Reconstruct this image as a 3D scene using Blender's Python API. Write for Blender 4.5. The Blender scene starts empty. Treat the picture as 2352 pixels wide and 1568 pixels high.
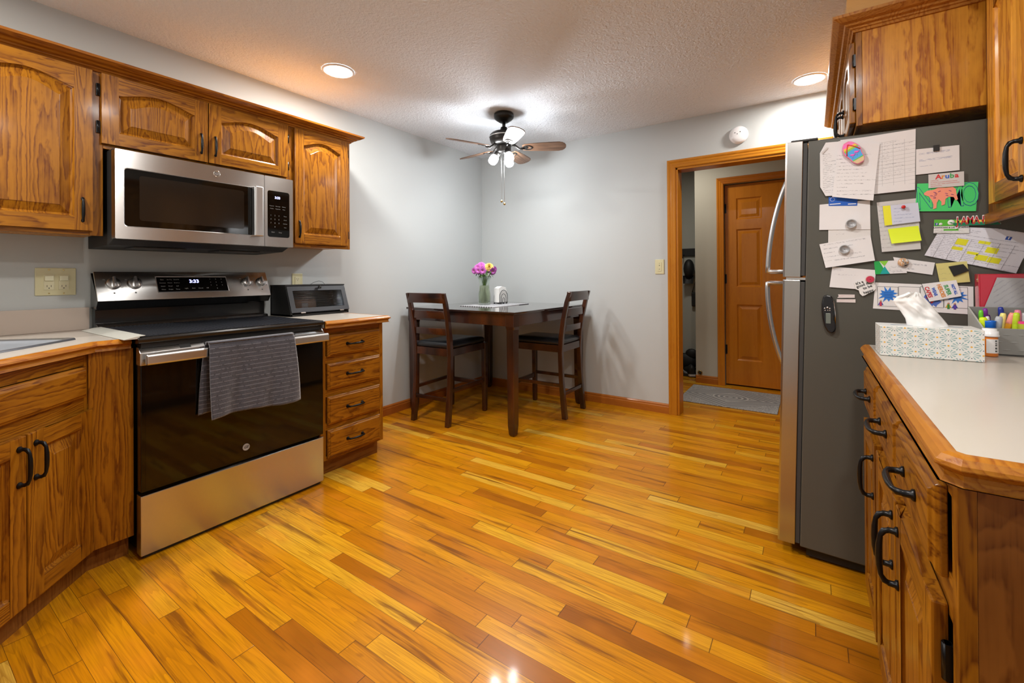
import bpy, bmesh, math, random
from mathutils import Vector, Matrix, noise as mnoise
from mathutils.geometry import tessellate_polygon
random.seed(7)
S = bpy.context.scene
C = S.collection
PI = math.pi

# ------------------------------------------------------------------ camera, world, lights, exposure
F_PX, CY, TH, PIT, ROL, EYE = 1017.08, 631.9, .5951, .0035, .0067, 1.07
R0 = Vector((math.cos(TH), math.sin(TH), 0)); F0 = Vector((-math.sin(TH), math.cos(TH), 0)); Z0 = Vector((0, 0, 1))
F2 = math.cos(PIT)*F0 + math.sin(PIT)*Z0
U2 = -math.sin(PIT)*F0 + math.cos(PIT)*Z0
R3 = math.cos(ROL)*R0 - math.sin(ROL)*U2
U3 = math.sin(ROL)*R0 + math.cos(ROL)*U2
cd = bpy.data.cameras.new('camera'); cam = bpy.data.objects.new('camera', cd); C.objects.link(cam)
cd.sensor_width = 36; cd.lens = F_PX/2352*36; cd.shift_y = (CY-784)/2352; cd.clip_start = .02
m = Matrix((R3, U3, -F2)).transposed().to_4x4(); m.translation = Vector((0, 0, EYE)); cam.matrix_world = m
S.camera = cam
w = bpy.data.worlds.new('world'); S.world = w; w.use_nodes = True
w.node_tree.nodes['Background'].inputs[0].default_value = (.8, .85, 1, 1)
w.node_tree.nodes['Background'].inputs[1].default_value = .25
S.view_settings.view_transform = 'Standard'; S.view_settings.look = 'None'
S.view_settings.exposure = .88; S.view_settings.gamma = 1; S.view_settings.use_curve_mapping = False
cy = S.cycles
cy.use_denoising = True; cy.max_bounces = 9; cy.diffuse_bounces = 5; cy.glossy_bounces = 4; cy.transmission_bounces = 6
cy.transparent_max_bounces = 10; cy.caustics_reflective = False; cy.caustics_refractive = False
cy.sample_clamp_indirect = 6; cy.sample_clamp_direct = 0; cy.use_adaptive_sampling = True; cy.adaptive_threshold = .02

XW, YW, HC, XR, YB = -2.749, 3.526, 2.263, .78, -.72      # left wall, far wall, ceiling, right wall, back wall
CT = .844                                                  # worktop height
# recessed ceiling lights: (x, y); the first two are in the picture, the others light the room from outside it
DOWN = [(-2.248, 1.551), (-.003, 3.25), (-.80, .95), (-1.95, -.2), (.20, .55)]
DOWN_W = 17.0      # emission strength of each lens
DOWN_P = 9.5       # watts of the light under each lens
FAN_W = 76.0       # emission strength of the fan's glass shades
FAN_P = 2.0        # watts of the light under each glass shade
HALL_FILL_P = 4.4  # watts of the added hallway fill
def area(name, loc, power, size, color, rot=(0, 0, 0), spread=PI):
    l = bpy.data.lights.new(name, 'AREA'); l.shape = 'DISK'; l.size = size; l.energy = power; l.color = color; l.spread = spread
    o = bpy.data.objects.new(name, l); C.objects.link(o); o.location = loc; o.rotation_euler = rot
    return o
for i, (x, y) in enumerate(DOWN):
    area('downlight_beam', (x, y, HC-.016), DOWN_P*(1, .6, 1, 1.35, 1.0)[i], .14, (1, .955, .90))
area('hall_fill', (-1.05, 4.2, HC-.02), HALL_FILL_P, .2, (1, .93, .82))  # added fill that brightens the dim hallway, no fixture there

# ------------------------------------------------------------------ materials
azR = math.atan2(R0.y, R0.x)
for ang in (180, 62, -60):       # the three bulbs of the ceiling fan, shining out of the shades' mouths
    a_ = azR+math.radians(ang); e_ = Vector((math.cos(a_), math.sin(a_), 0)); d_ = (e_*.62+Vector((0, 0, -1))).normalized()
    area('fan_bulb', Vector((-1.855, 2.647, HC-.278))+e_*.040+d_*.113, FAN_P, .05, (.95, .98, 1), d_.to_track_quat('-Z', 'Y').to_euler())
MATS = {}
def nodes(name):
    m = bpy.data.materials.new(name); m.use_nodes = True
    return m, m.node_tree, m.node_tree.nodes['Principled BSDF']
def N(t, kind, **kw):
    n = t.nodes.new(kind)
    for k, v in kw.items(): setattr(n, k, v)
    return n
def MA(t, op, a, b=None, c=None, clamp=False):
    n = t.nodes.new('ShaderNodeMath'); n.operation = op; n.use_clamp = clamp
    for i, v in enumerate((a, b, c)):
        if v is None: continue
        if isinstance(v, (int, float)): n.inputs[i].default_value = v
        else: t.links.new(v, n.inputs[i])
    return n.outputs[0]
def MIX(t, fac, a, b, blend='MIX'):
    n = t.nodes.new('ShaderNodeMix'); n.data_type = 'RGBA'; n.blend_type = blend
    for sock, v in ((n.inputs[0], fac), (n.inputs[6], a), (n.inputs[7], b)):
        if isinstance(v, (int, float)): sock.default_value = v
        elif isinstance(v, tuple): sock.default_value = (*v, 1) if len(v) == 3 else v
        else: t.links.new(v, sock)
    return n.outputs[2]
def RAMP(t, fac, stops, interp='LINEAR'):
    n = t.nodes.new('ShaderNodeValToRGB'); n.color_ramp.interpolation = interp
    e = n.color_ramp.elements
    while len(e) > 1: e.remove(e[-1])
    for i, (p, col) in enumerate(stops):
        if i == 0: e[0].position = p; el = e[0]
        else: el = e.new(p)
        el.color = (*col, 1) if len(col) == 3 else col
    t.links.new(fac, n.inputs[0]); return n.outputs[0]
def mat(name, col, rough=.5, metal=0, spec=.5, emit=None, estr=1, coat=0, trans=0, alpha=1, bump=None, sheen=0, ior=1.45):
    if name in MATS: return MATS[name]
    m, t, p = nodes(name)
    p.inputs['Base Color'].default_value = (*col, 1); p.inputs['Roughness'].default_value = rough
    p.inputs['Metallic'].default_value = metal; p.inputs['Specular IOR Level'].default_value = spec
    p.inputs['Coat Weight'].default_value = coat; p.inputs['Coat Roughness'].default_value = .08
    p.inputs['Transmission Weight'].default_value = trans; p.inputs['IOR'].default_value = ior
    p.inputs['Sheen Weight'].default_value = sheen
    if emit:
        p.inputs['Emission Color'].default_value = (*emit, 1); p.inputs['Emission Strength'].default_value = estr
    if bump:
        sc, st = bump
        n = N(t, 'ShaderNodeTexNoise'); n.inputs['Scale'].default_value = sc; n.inputs['Detail'].default_value = 3
        c = N(t, 'ShaderNodeTexCoord'); t.links.new(c.outputs['Object'], n.inputs['Vector'])
        b = N(t, 'ShaderNodeBump'); b.inputs['Strength'].default_value = st; b.inputs['Distance'].default_value = .002
        t.links.new(n.outputs[0], b.inputs['Height']); t.links.new(b.outputs[0], p.inputs['Normal'])
    MATS[name] = m; return m
VROT = [0.0]
def vecmap(t, scale, loc=(0, 0, 0), rand=True, coord='Object', amount=17.3):
    c = N(t, 'ShaderNodeTexCoord'); mp = N(t, 'ShaderNodeMapping')
    mp.inputs['Scale'].default_value = scale; mp.inputs['Location'].default_value = loc
    src = c.outputs[coord]
    if VROT[0]:
        vr = N(t, 'ShaderNodeVectorRotate', rotation_type='Z_AXIS'); vr.inputs['Angle'].default_value = VROT[0]; t.links.new(src, vr.inputs['Vector']); src = vr.outputs[0]
    t.links.new(src, mp.inputs['Vector'])
    if not rand: return mp.outputs[0]
    oi = N(t, 'ShaderNodeObjectInfo'); a = N(t, 'ShaderNodeVectorMath', operation='MULTIPLY_ADD')
    cb = N(t, 'ShaderNodeCombineXYZ')
    t.links.new(oi.outputs['Random'], cb.inputs[0]); t.links.new(oi.outputs['Random'], cb.inputs[1]); t.links.new(oi.outputs['Random'], cb.inputs[2])
    t.links.new(cb.outputs[0], a.inputs[0]); a.inputs[1].default_value = (amount, amount*1.7, amount*2.3)
    t.links.new(mp.outputs[0], a.inputs[2]); return a.outputs[0]
def noise(t, vec, scale=1, detail=2, rough=.5, dist=0):
    n = N(t, 'ShaderNodeTexNoise'); n.inputs['Scale'].default_value = scale; n.inputs['Detail'].default_value = detail
    n.inputs['Roughness'].default_value = rough; n.inputs['Distortion'].default_value = dist
    t.links.new(vec, n.inputs['Vector']); return n.outputs[0]
def oak(name, axis, light=(.36, .140, .008), dark=(.12, .032, .003), rough=.34, rings=30, contrast=1.25, acr=6.0, alo=.55):
    if name in MATS: return MATS[name]
    m, t, p = nodes(name)
    s = [acr]*3; s[axis] = alo
    v = vecmap(t, tuple(s))
    n1 = noise(t, v, 1, 3.2, .42, .1)
    s4 = [70.]*3; s4[axis] = 22.
    wob = MA(t, 'MULTIPLY', MA(t, 'SUBTRACT', noise(t, vecmap(t, tuple(s4)), 1, 2), .5), .9)
    fr = MA(t, 'FRACT', MA(t, 'ADD', MA(t, 'MULTIPLY', n1, rings), wob))
    ring = MA(t, 'POWER', MA(t, 'SMOOTH_MIN', fr, MA(t, 'MULTIPLY', MA(t, 'SUBTRACT', 1.0, fr), 4.0), .15), 1.5)
    s2 = [240.]*3; s2[axis] = 7.
    pore = noise(t, vecmap(t, tuple(s2)), 1, 2)
    pr = MA(t, 'MULTIPLY', MA(t, 'SUBTRACT', pore, .44, clamp=True), 3.2, clamp=True)
    s3 = [14.]*3; s3[axis] = 1.1
    tone = noise(t, vecmap(t, tuple(s3)), 1, 2)
    grain = MA(t, 'ADD', MA(t, 'MULTIPLY', ring, MA(t, 'ADD', MA(t, 'MULTIPLY', pr, .8), .72)), MA(t, 'MULTIPLY', pr, .16), clamp=True)
    oi = N(t, 'ShaderNodeObjectInfo')
    base = MIX(t, tone, light, tuple(c*.74 for c in light))
    base = MIX(t, MA(t, 'MULTIPLY', oi.outputs['Random'], .35), base, tuple(c*k for c, k in zip(light, (.80, .72, .62))))
    col = MIX(t, MA(t, 'MULTIPLY', grain, contrast, clamp=True), base, dark)
    t.links.new(col, p.inputs['Base Color'])
    p.inputs['Roughness'].default_value = rough; p.inputs['Coat Weight'].default_value = .07; p.inputs['Coat Roughness'].default_value = .12; p.inputs['Specular IOR Level'].default_value = .2
    b = N(t, 'ShaderNodeBump'); b.inputs['Strength'].default_value = .12; b.inputs['Distance'].default_value = .001
    t.links.new(MA(t, 'SUBTRACT', 1.0, grain), b.inputs['Height']); t.links.new(b.outputs[0], p.inputs['Normal'])
    MATS[name] = m; return m
def oak_dir(name, d, **kw):
    VROT[0] = -math.atan2(d[1], d[0]); m = oak(name, 0, **kw); VROT[0] = 0.0; return m
OZ = oak('oak_upright', 2); OY = oak('oak_along_y', 1); OX = oak('oak_along_x', 0)
OD = oak('oak_diagonal', 2)
PANEL_LIT = oak('oak_side_panel', 2, light=(.76, .34, .034), dark=(.33, .095, .008), rings=20, acr=4.2, alo=.4)  # lighter oak copy, strong light on the side panel put into its colour
TRIM = oak('honey_trim', 2, light=(.52, .20, .014), dark=(.36, .11, .007), rings=7, contrast=.6)
TRIMX = oak('honey_trim_x', 0, light=(.52, .20, .014), dark=(.36, .11, .007), rings=7, contrast=.6)
BASEX = oak('baseboard_wood', 0, light=(.46, .155, .02), dark=(.30, .085, .012), rings=7, contrast=.6)
BASEY = oak('baseboard_wood_y', 1, light=(.40, .12, .018), dark=(.26, .07, .01), rings=7, contrast=.6)
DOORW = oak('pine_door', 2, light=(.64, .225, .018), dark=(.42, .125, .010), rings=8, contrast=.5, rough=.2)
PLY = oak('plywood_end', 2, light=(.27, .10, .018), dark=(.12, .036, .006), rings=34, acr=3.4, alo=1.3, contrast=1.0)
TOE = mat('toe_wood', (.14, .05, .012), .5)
MAHOG = None
def mahog(name='espresso_wood'):
    m, t, p = nodes(name)
    v = vecmap(t, (9, 9, 2.2)); n1 = noise(t, v, 1, 3)
    col = RAMP(t, n1, [(.35, (.012, .005, .004)), (.52, (.035, .010, .005)), (.70, (.065, .017, .005))])
    t.links.new(col, p.inputs['Base Color']); p.inputs['Roughness'].default_value = .26
    p.inputs['Coat Weight'].default_value = .5; p.inputs['Coat Roughness'].default_value = .1
    MATS[name] = m; return m
MAHOG = mahog()
TABLETOP = mat('espresso_gloss', (.022, .010, .008), .1, coat=.8)
def wallpaint(name, col):
    m, t, p = nodes(name); p.inputs['Base Color'].default_value = (*col, 1); p.inputs['Roughness'].default_value = .62
    p.inputs['Specular IOR Level'].default_value = .3
    b = N(t, 'ShaderNodeBump'); b.inputs['Strength'].default_value = .06; b.inputs['Distance'].default_value = .002
    t.links.new(noise(t, vecmap(t, (140, 140, 140), rand=False), 1, 2), b.inputs['Height']); t.links.new(b.outputs[0], p.inputs['Normal'])
    return m
WALL = wallpaint('wall_paint', (.49, .515, .515))
WALLH = wallpaint('hall_paint', (.46, .44, .37))
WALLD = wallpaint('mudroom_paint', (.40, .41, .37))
def ceil_mat():
    m, t, p = nodes('ceiling_texture'); p.inputs['Base Color'].default_value = (.79, .825, .87, 1); p.inputs['Roughness'].default_value = .8
    v = vecmap(t, (1, 1, 1), rand=False)
    n1 = noise(t, v, 85, 3, .6); n2 = noise(t, v, 34, 2)
    h = MA(t, 'ADD', n1, MA(t, 'MULTIPLY', n2, .7))
    b = N(t, 'ShaderNodeBump'); b.inputs['Strength'].default_value = .8; b.inputs['Distance'].default_value = .012
    t.links.new(h, b.inputs['Height']); t.links.new(b.outputs[0], p.inputs['Normal']); return m
CEIL = ceil_mat()
def floor_mat():
    m, t, p = nodes('oak_strip_floor'); W = .0588; L = .70
    c = N(t, 'ShaderNodeTexCoord'); sp = N(t, 'ShaderNodeSeparateXYZ'); t.links.new(c.outputs['Object'], sp.inputs[0])
    x, y = sp.outputs[0], sp.outputs[1]
    yr = MA(t, 'DIVIDE', y, W); row = MA(t, 'FLOOR', yr); fy = MA(t, 'FRACT', yr)
    wn = N(t, 'ShaderNodeTexWhiteNoise', noise_dimensions='1D'); t.links.new(row, wn.inputs['W'])
    xo = MA(t, 'DIVIDE', MA(t, 'ADD', x, MA(t, 'MULTIPLY', wn.outputs[0], 9.7)), L)
    idx = MA(t, 'FLOOR', xo); fx = MA(t, 'FRACT', xo)
    def wn2(a, b):
        cb = N(t, 'ShaderNodeCombineXYZ'); t.links.new(a, cb.inputs[0]); t.links.new(b, cb.inputs[1])
        q = N(t, 'ShaderNodeTexWhiteNoise', noise_dimensions='2D'); t.links.new(cb.outputs[0], q.inputs['Vector']); return q
    j = MA(t, 'MULTIPLY', wn2(idx, row).outputs[0], .75)
    bid = MA(t, 'SUBTRACT', idx, MA(t, 'LESS_THAN', fx, j))
    q = wn2(bid, MA(t, 'ADD', row, 31.7)); r1 = q.outputs[0]
    sc = N(t, 'ShaderNodeSeparateColor'); t.links.new(q.outputs[1], sc.inputs[0]); r2, r3 = sc.outputs[0], sc.outputs[1]
    base = RAMP(t, r1, [(0, (.24, .070, .003)), (.03, (.31, .095, .003)), (.10, (.42, .140, .002)), (.30, (.50, .185, .002)),
                        (.6, (.56, .225, .003)), (.85, (.62, .275, .006)), (.95, (.64, .345, .020)), (1, (.68, .41, .06))])
    def vec(ax, ay, o):
        cb = N(t, 'ShaderNodeCombineXYZ')
        t.links.new(MA(t, 'ADD', MA(t, 'MULTIPLY', x, ax), MA(t, 'MULTIPLY', r2, 53*o)), cb.inputs[0])
        t.links.new(MA(t, 'ADD', MA(t, 'MULTIPLY', y, ay), MA(t, 'MULTIPLY', r3, 37*o)), cb.inputs[1])
        t.links.new(MA(t, 'MULTIPLY', r1, 19*o), cb.inputs[2]); return cb.outputs[0]
    n1 = noise(t, vec(.85, 11, 1), 1, 2, .5, .05)
    ring = MA(t, 'POWER', MA(t, 'FRACT', MA(t, 'MULTIPLY', n1, 16)), 2.5)
    fine = noise(t, vec(7, 260, 1.3), 1, 2)
    streak = noise(t, vec(1.5, 30, 2.1), 1, 4, .6, .3)
    st = RAMP(t, streak, [(.0, (1, 1, 1)), (.34, (1, 1, 1)), (.43, (0, 0, 0))])
    knot = noise(t, vec(9, 20, 3.3), 1, 1)
    kn = RAMP(t, knot, [(.0, (1, 1, 1)), (.16, (.9, .9, .9)), (.24, (0, 0, 0))])
    col = MIX(t, MA(t, 'MULTIPLY', ring, .34), base, (.22, .07, .003))
    col = MIX(t, MA(t, 'MULTIPLY', MA(t, 'SUBTRACT', fine, .42, clamp=True), 1.8), col, (.28, .10, .003))
    col = MIX(t, MA(t, 'MULTIPLY', st, .80), col, (.15, .045, .004))
    col = MIX(t, MA(t, 'MULTIPLY', kn, .8), col, (.11, .028, .006))
    blot = noise(t, vec(4, 9, 4.7), 1, 2)
    col = MIX(t, MA(t, 'MULTIPLY', MA(t, 'SUBTRACT', blot, .5, clamp=True), 1.7), col, (.62, .20, .012))
    edge = MA(t, 'MAXIMUM', MA(t, 'LESS_THAN', fy, .022), MA(t, 'LESS_THAN', MA(t, 'ABSOLUTE', MA(t, 'SUBTRACT', fx, j)), .0019))
    col = MIX(t, MA(t, 'MULTIPLY', edge, .75), col, (.06, .02, .005))
    t.links.new(col, p.inputs['Base Color'])
    p.inputs['Roughness'].default_value = .30; p.inputs['Coat Weight'].default_value = .15; p.inputs['Coat Roughness'].default_value = .08; p.inputs['Specular IOR Level'].default_value = .15
    h = MA(t, 'SUBTRACT', MA(t, 'MULTIPLY', noise(t, vec(3, 11, 1), 1, 2), .6), MA(t, 'MULTIPLY', edge, .8))
    b = N(t, 'ShaderNodeBump'); b.inputs['Strength'].default_value = .22; b.inputs['Distance'].default_value = .0015
    t.links.new(h, b.inputs['Height']); t.links.new(b.outputs[0], p.inputs['Normal']); t.links.new(b.outputs[0], p.inputs['Coat Normal'])
    return m
FLOOR = floor_mat()
def steel(name, col=(.60, .57, .54), rough=.27, axis=2, st=.25):
    if name in MATS: return MATS[name]
    m, t, p = nodes(name)
    p.inputs['Base Color'].default_value = (*col, 1); p.inputs['Metallic'].default_value = 1; p.inputs['Roughness'].default_value = rough
    s = [4.]*3; s[axis] = 900.
    n1 = noise(t, vecmap(t, tuple(s), rand=False), 1, 2)
    if axis == 2:
        p.inputs['Anisotropic'].default_value = .85; p.inputs['Anisotropic Rotation'].default_value = .25
        tg = N(t, 'ShaderNodeTangent', direction_type='RADIAL', axis='Z'); t.links.new(tg.outputs[0], p.inputs['Tangent'])
    b = N(t, 'ShaderNodeBump'); b.inputs['Strength'].default_value = st; b.inputs['Distance'].default_value = .0003
    t.links.new(n1, b.inputs['Height']); t.links.new(b.outputs[0], p.inputs['Normal'])
    MATS[name] = m; return m
STEEL = steel('brushed_steel', (.57, .57, .565)); STEELV = steel('fridge_steel', (.52, .51, .50), .24, 1, .15)
CHROME = mat('chrome', (.75, .75, .75), .12, 1); NICKEL = mat('satin_nickel', (.6, .6, .6), .3, 1)
HANDLE = mat('fridge_handle', (.55, .55, .56), .3, 1)
BLACK = mat('black_enamel', (.008, .008, .008), .16, coat=.4); BLACKM = mat('black_matte', (.012, .012, .012), .55)
GLASSB = mat('black_glass', (.003, .0025, .002), .05, spec=.45)
GLASSW = mat('smoked_window', (.004, .003, .002), .05, spec=.5)
IRON = mat('oil_rubbed_iron', (.012, .012, .013), .3, .6); BRONZE = mat('fan_bronze', (.022, .020, .018), .35, .5)
BRASS = mat('brass', (.55, .42, .18), .25, 1)
LAM = mat('almond_laminate', (.47, .43, .375), .25, coat=.1); SPLASH = mat('splash_laminate', (.52, .44, .38), .35)
ALMOND = mat('almond_plastic', (.62, .58, .36), .35); WHITEP = mat('white_plastic', (.82, .82, .84), .3)
FRIDGE = mat('fridge_grey', (.085, .083, .071), .36, bump=(900, .1)); GASKET = mat('gasket', (.05, .05, .05), .6)
PAPER = mat('paper', (.80, .79, .80), .7); PAPER2 = mat('paper_grey', (.62, .60, .60), .7); INK = mat('ink_grey', (.30, .30, .33), .8)
INKD = mat('ink_black', (.03, .03, .03), .7); LEATHER = mat('black_leather', (.010, .011, .013), .28, coat=.2)
WHITEGL = mat('display_glow', (.6, .65, 1), .4, emit=(.42, .46, 1), estr=1.5); LABELG = mat('panel_print', (.22, .22, .22), .5)
def rgb(name, col, rough=.5): return mat(name, col, rough)
# ------------------------------------------------------------------ geometry helpers
ORIG = {}
def root_of(o):
    while o.parent: o = o.parent
    return o
class MB:
    def __init__(s): s.v = []; s.f = []; s.m = []; s.sm = []
    def add(s, vs, fs, mi=0, smooth=False):
        b = len(s.v); s.v += [tuple(v) for v in vs]
        for f in fs: s.f.append([b+i for i in f]); s.m.append(mi); s.sm.append(smooth)
        return s
    def box(s, x0, x1, y0, y1, z0, z1, mi=0):
        x0, x1 = min(x0, x1), max(x0, x1); y0, y1 = min(y0, y1), max(y0, y1); z0, z1 = min(z0, z1), max(z0, z1)
        return s.add([(x0,y0,z0),(x1,y0,z0),(x1,y1,z0),(x0,y1,z0),(x0,y0,z1),(x1,y0,z1),(x1,y1,z1),(x0,y1,z1)],
                     [(0,3,2,1),(4,5,6,7),(0,1,5,4),(1,2,6,5),(2,3,7,6),(3,0,4,7)], mi)
    def loft(s, rings, closed=True, cap0=False, cap1=False, mi=0, smooth=False):
        n = len(rings[0]); vs = [p for r in rings for p in r]; fs = []
        for k in range(len(rings)-1):
            for i in range(n if closed else n-1):
                j = (i+1) % n; fs.append((k*n+i, k*n+j, (k+1)*n+j, (k+1)*n+i))
        s.add(vs, fs, mi, smooth)
        b = len(s.v)-len(vs)
        if cap0: s.f.append([b+i for i in range(n)][::-1]); s.m.append(mi); s.sm.append(False)
        if cap1: s.f.append([b+(len(rings)-1)*n+i for i in range(n)]); s.m.append(mi); s.sm.append(False)
        return s
    def prism(s, poly, fn, a, b, mi=0, smooth=False):   # fn(u, v, w): world point; poly in (u, v), extruded w from a to b
        return s.loft([[fn(u, v, a) for u, v in poly], [fn(u, v, b) for u, v in poly]], True, True, True, mi, smooth)
    def tube(s, pts, r, n=10, mi=0, caps=True, flat=1.0, up=None):
        pts = [Vector(p) for p in pts]; rings = []; rr = r if isinstance(r, (list, tuple)) else [r]*len(pts)
        up = Vector(up) if up else None; prev = None
        for i, p in enumerate(pts):
            d = (pts[min(i+1, len(pts)-1)]-pts[max(i-1, 0)]).normalized()
            if prev is None:
                a = up or (Vector((0, 0, 1)) if abs(d.z) < .9 else Vector((1, 0, 0)))
            else: a = prev
            u = (a - d*a.dot(d)).normalized(); prev = u; v = d.cross(u)
            rings.append([tuple(p + u*rr[i]*math.cos(2*PI*k/n) + v*rr[i]*flat*math.sin(2*PI*k/n)) for k in range(n)])
        return s.loft(rings, True, caps, caps, mi, True)
    def lathe(s, prof, c=(0, 0, 0), axis='z', n=32, mi=0, cap0=False, cap1=False, smooth=True, dirv=None):
        c = Vector(c)
        if dirv is not None:
            d = Vector(dirv).normalized(); a = Vector((0, 0, 1)) if abs(d.z) < .9 else Vector((1, 0, 0))
            u = (a-d*a.dot(d)).normalized(); v = d.cross(u)
        else:
            d, u, v = {'z': ((0,0,1),(1,0,0),(0,1,0)), 'x': ((1,0,0),(0,1,0),(0,0,1)), 'y': ((0,1,0),(0,0,1),(1,0,0))}[axis]
            d, u, v = Vector(d), Vector(u), Vector(v)
        rings = [[tuple(c + d*h + u*r*math.cos(2*PI*k/n) + v*r*math.sin(2*PI*k/n)) for k in range(n)] for r, h in prof]
        return s.loft(rings, True, cap0, cap1, mi, smooth)
    def ball(s, c, r, n=14, mi=0, sc=(1, 1, 1)):
        c = Vector(c); pr = []
        rings = []
        for i in range(n//2+1):
            a = PI*i/(n//2); rr = max(math.sin(a), 1e-3)*r; h = -math.cos(a)*r
            rings.append([(c.x+rr*math.cos(2*PI*k/n)*sc[0], c.y+rr*math.sin(2*PI*k/n)*sc[1], c.z+h*sc[2]) for k in range(n)])
        return s.loft(rings, True, False, False, mi, True)
    def build(s, name, mats, parent=None, bevel=0, seg=2, ang=35, solid=0):
        me = bpy.data.meshes.new(name)
        off = ORIG.get(root_of(parent), Vector()) if parent else Vector()
        me.from_pydata([tuple(Vector(v)-off) for v in s.v], [], s.f)
        if not isinstance(mats, (list, tuple)): mats = [mats]
        for m in mats: me.materials.append(m)
        for p, mi, sm in zip(me.polygons, s.m, s.sm): p.material_index = mi; p.use_smooth = sm
        bm = bmesh.new(); bm.from_mesh(me); bmesh.ops.remove_doubles(bm, verts=bm.verts, dist=1e-6)
        bmesh.ops.recalc_face_normals(bm, faces=bm.faces); bm.to_mesh(me); bm.free(); me.update()
        o = bpy.data.objects.new(name, me); C.objects.link(o)
        if parent: o.parent = parent
        if bevel:
            b = o.modifiers.new('bevel', 'BEVEL'); b.width = bevel; b.segments = seg; b.limit_method = 'ANGLE'; b.angle_limit = math.radians(ang)
            b.harden_normals = False
        if solid:
            q = o.modifiers.new('solid', 'SOLIDIFY'); q.thickness = solid; q.offset = 0
        return o
def tag(o, label, cat, group=None):
    o['label'] = label; o['category'] = cat
    if group: o['group'] = group
    return o
def thing(name, label, cat, loc=(0, 0, 0), group=None, rot=(0, 0, 0), local=False):
    o = bpy.data.objects.new(name, None); C.objects.link(o); o.location = loc; o.rotation_euler = rot
    o.empty_display_size = .05
    ORIG[o] = Vector() if local else Vector(loc)
    return tag(o, label, cat, group)
def solo(o, label, cat, group=None):       # a thing that is one mesh: move its origin to its own base
    me = o.data; xs = [v.co for v in me.vertices]
    c = Vector(((min(v.x for v in xs)+max(v.x for v in xs))/2, (min(v.y for v in xs)+max(v.y for v in xs))/2, min(v.z for v in xs)))
    for v in me.vertices: v.co -= c
    o.location = c
    return tag(o, label, cat, group)
def struct(o): o['kind'] = 'structure'; return o
def solo_children(o, kids):
    for k in kids: k.parent = o
def text(body, size, loc, rot, m, parent=None, name='lettering', ext=.0003, align='CENTER', sx=1, shear=0, bold=0):
    cu = bpy.data.curves.new(name, 'FONT'); cu.body = body; cu.size = size; cu.extrude = ext; cu.align_x = align; cu.align_y = 'CENTER'
    cu.shear = shear; cu.offset = bold; cu.resolution_u = 3
    o = bpy.data.objects.new(name, cu); C.objects.link(o); cu.materials.append(m)
    off = ORIG.get(root_of(parent), Vector()) if parent else Vector()
    o.location = Vector(loc)-off; o.rotation_euler = rot; o.scale = (sx, 1, 1)
    bpy.context.view_layer.update()
    me = bpy.data.meshes.new_from_object(o.evaluated_get(bpy.context.evaluated_depsgraph_get()))
    me.name = name
    q = bpy.data.objects.new(name, me); C.objects.link(q)
    q.location, q.rotation_euler, q.scale = o.location, o.rotation_euler, o.scale
    bpy.data.objects.remove(o); bpy.data.curves.remove(cu)
    q.name = name
    if parent: q.parent = parent
    return q
def bars(name, boxes, m, parent, bevel=.001):
    for bx_ in boxes:
        b = MB(); b.box(*bx_); b.build(name, m, parent, bevel=bevel)
RXP = (PI/2, 0, PI/2)      # facing +x (left wall)
RYM = (PI/2, 0, 0)         # facing -y (fridge side, far wall)
RXM = (PI/2, 0, -PI/2)     # facing -x

# frames: map (u, v, w) with u to the right as seen, v up, w outward
def FR(o, u, w):
    o, u, w = Vector(o), Vector(u), Vector(w)
    return lambda a, b, c: tuple(o + u*a + Vector((0, 0, b)) + w*c)

def rail_curve(u0, u1, base, rise, n=17):
    pts = []
    for i in range(n+1):
        tt = i/n; h = .5-.5*math.cos(2*PI*tt)
        pts.append((u0+(u1-u0)*tt, base+rise*(h**.62 if h > 0 else 0)))
    return pts
def raised_door(name, fr, W, H, parent, arch=.0, st=.055, mats=None, th=.019, rail=None, botrail=None):
    """cabinet door: two stiles, a bottom rail, an arched top rail and a raised panel"""
    mats = mats or [OZ, OY]
    rail = rail or .055; bt = botrail or rail
    b = MB(); ch = .007
    top_base = H-rail-arch
    # stiles and bottom rail with an eased outer edge
    def plank(poly, mi):
        b.prism(poly, fr, 0, th, mi)
    plank([(0, 0), (st, 0), (st, H), (0, H)], 0)
    plank([(W-st, 0), (W, 0), (W, H), (W-st, H)], 0)
    plank([(st, 0), (W-st, 0), (W-st, bt), (st, bt)], 1)
    curve = rail_curve(st, W-st, top_base, arch)
    # top rail as a strip of quads following the curve
    for (u0, v0), (u1, v1) in zip(curve[:-1], curve[1:]):
        q = [fr(u0, v0, th), fr(u1, v1, th), fr(u1, H, th), fr(u0, H, th), fr(u0, v0, .006), fr(u1, v1, .006)]
        b.add(q, [(0, 1, 2, 3), (0, 4, 5, 1)], 1)
    b.add([fr(st, H, 0), fr(W-st, H, 0), fr(W-st, H, th), fr(st, H, th)], [(0, 1, 2, 3)], 1)
    # panel rings
    def ring(d, w):
        pts = [(st+d, bt+d), (W-st-d, bt+d)]
        k = (W-2*st-2*d)/(W-2*st)
        c = [(W/2+(u-W/2)*k, v-d) for u, v in curve][::-1]
        return [fr(u, v, w) for u, v in pts+c]
    b.loft([ring(0, th-.003), ring(.004, .010), ring(.010, .007), ring(.040, .0165), ring(.042, .0180)], True, False, True, 0)
    return b.build(name, mats, parent, bevel=.0035, seg=2, ang=50)
def slab_front(name, fr, W, H, parent, mats=None, th=.019):
    """drawer front with a stepped, eased edge"""
    b = MB()
    def ring(d, w): return [fr(d, d, w), fr(W-d, d, w), fr(W-d, H-d, w), fr(d, H-d, w)]
    b.loft([ring(0, 0), ring(0, .008), ring(.004, .013), ring(.010, .0145), ring(.013, th)], True, True, True, 0)
    return b.build(name, mats or [OY], parent, bevel=.0015, seg=2, ang=25)
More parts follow.
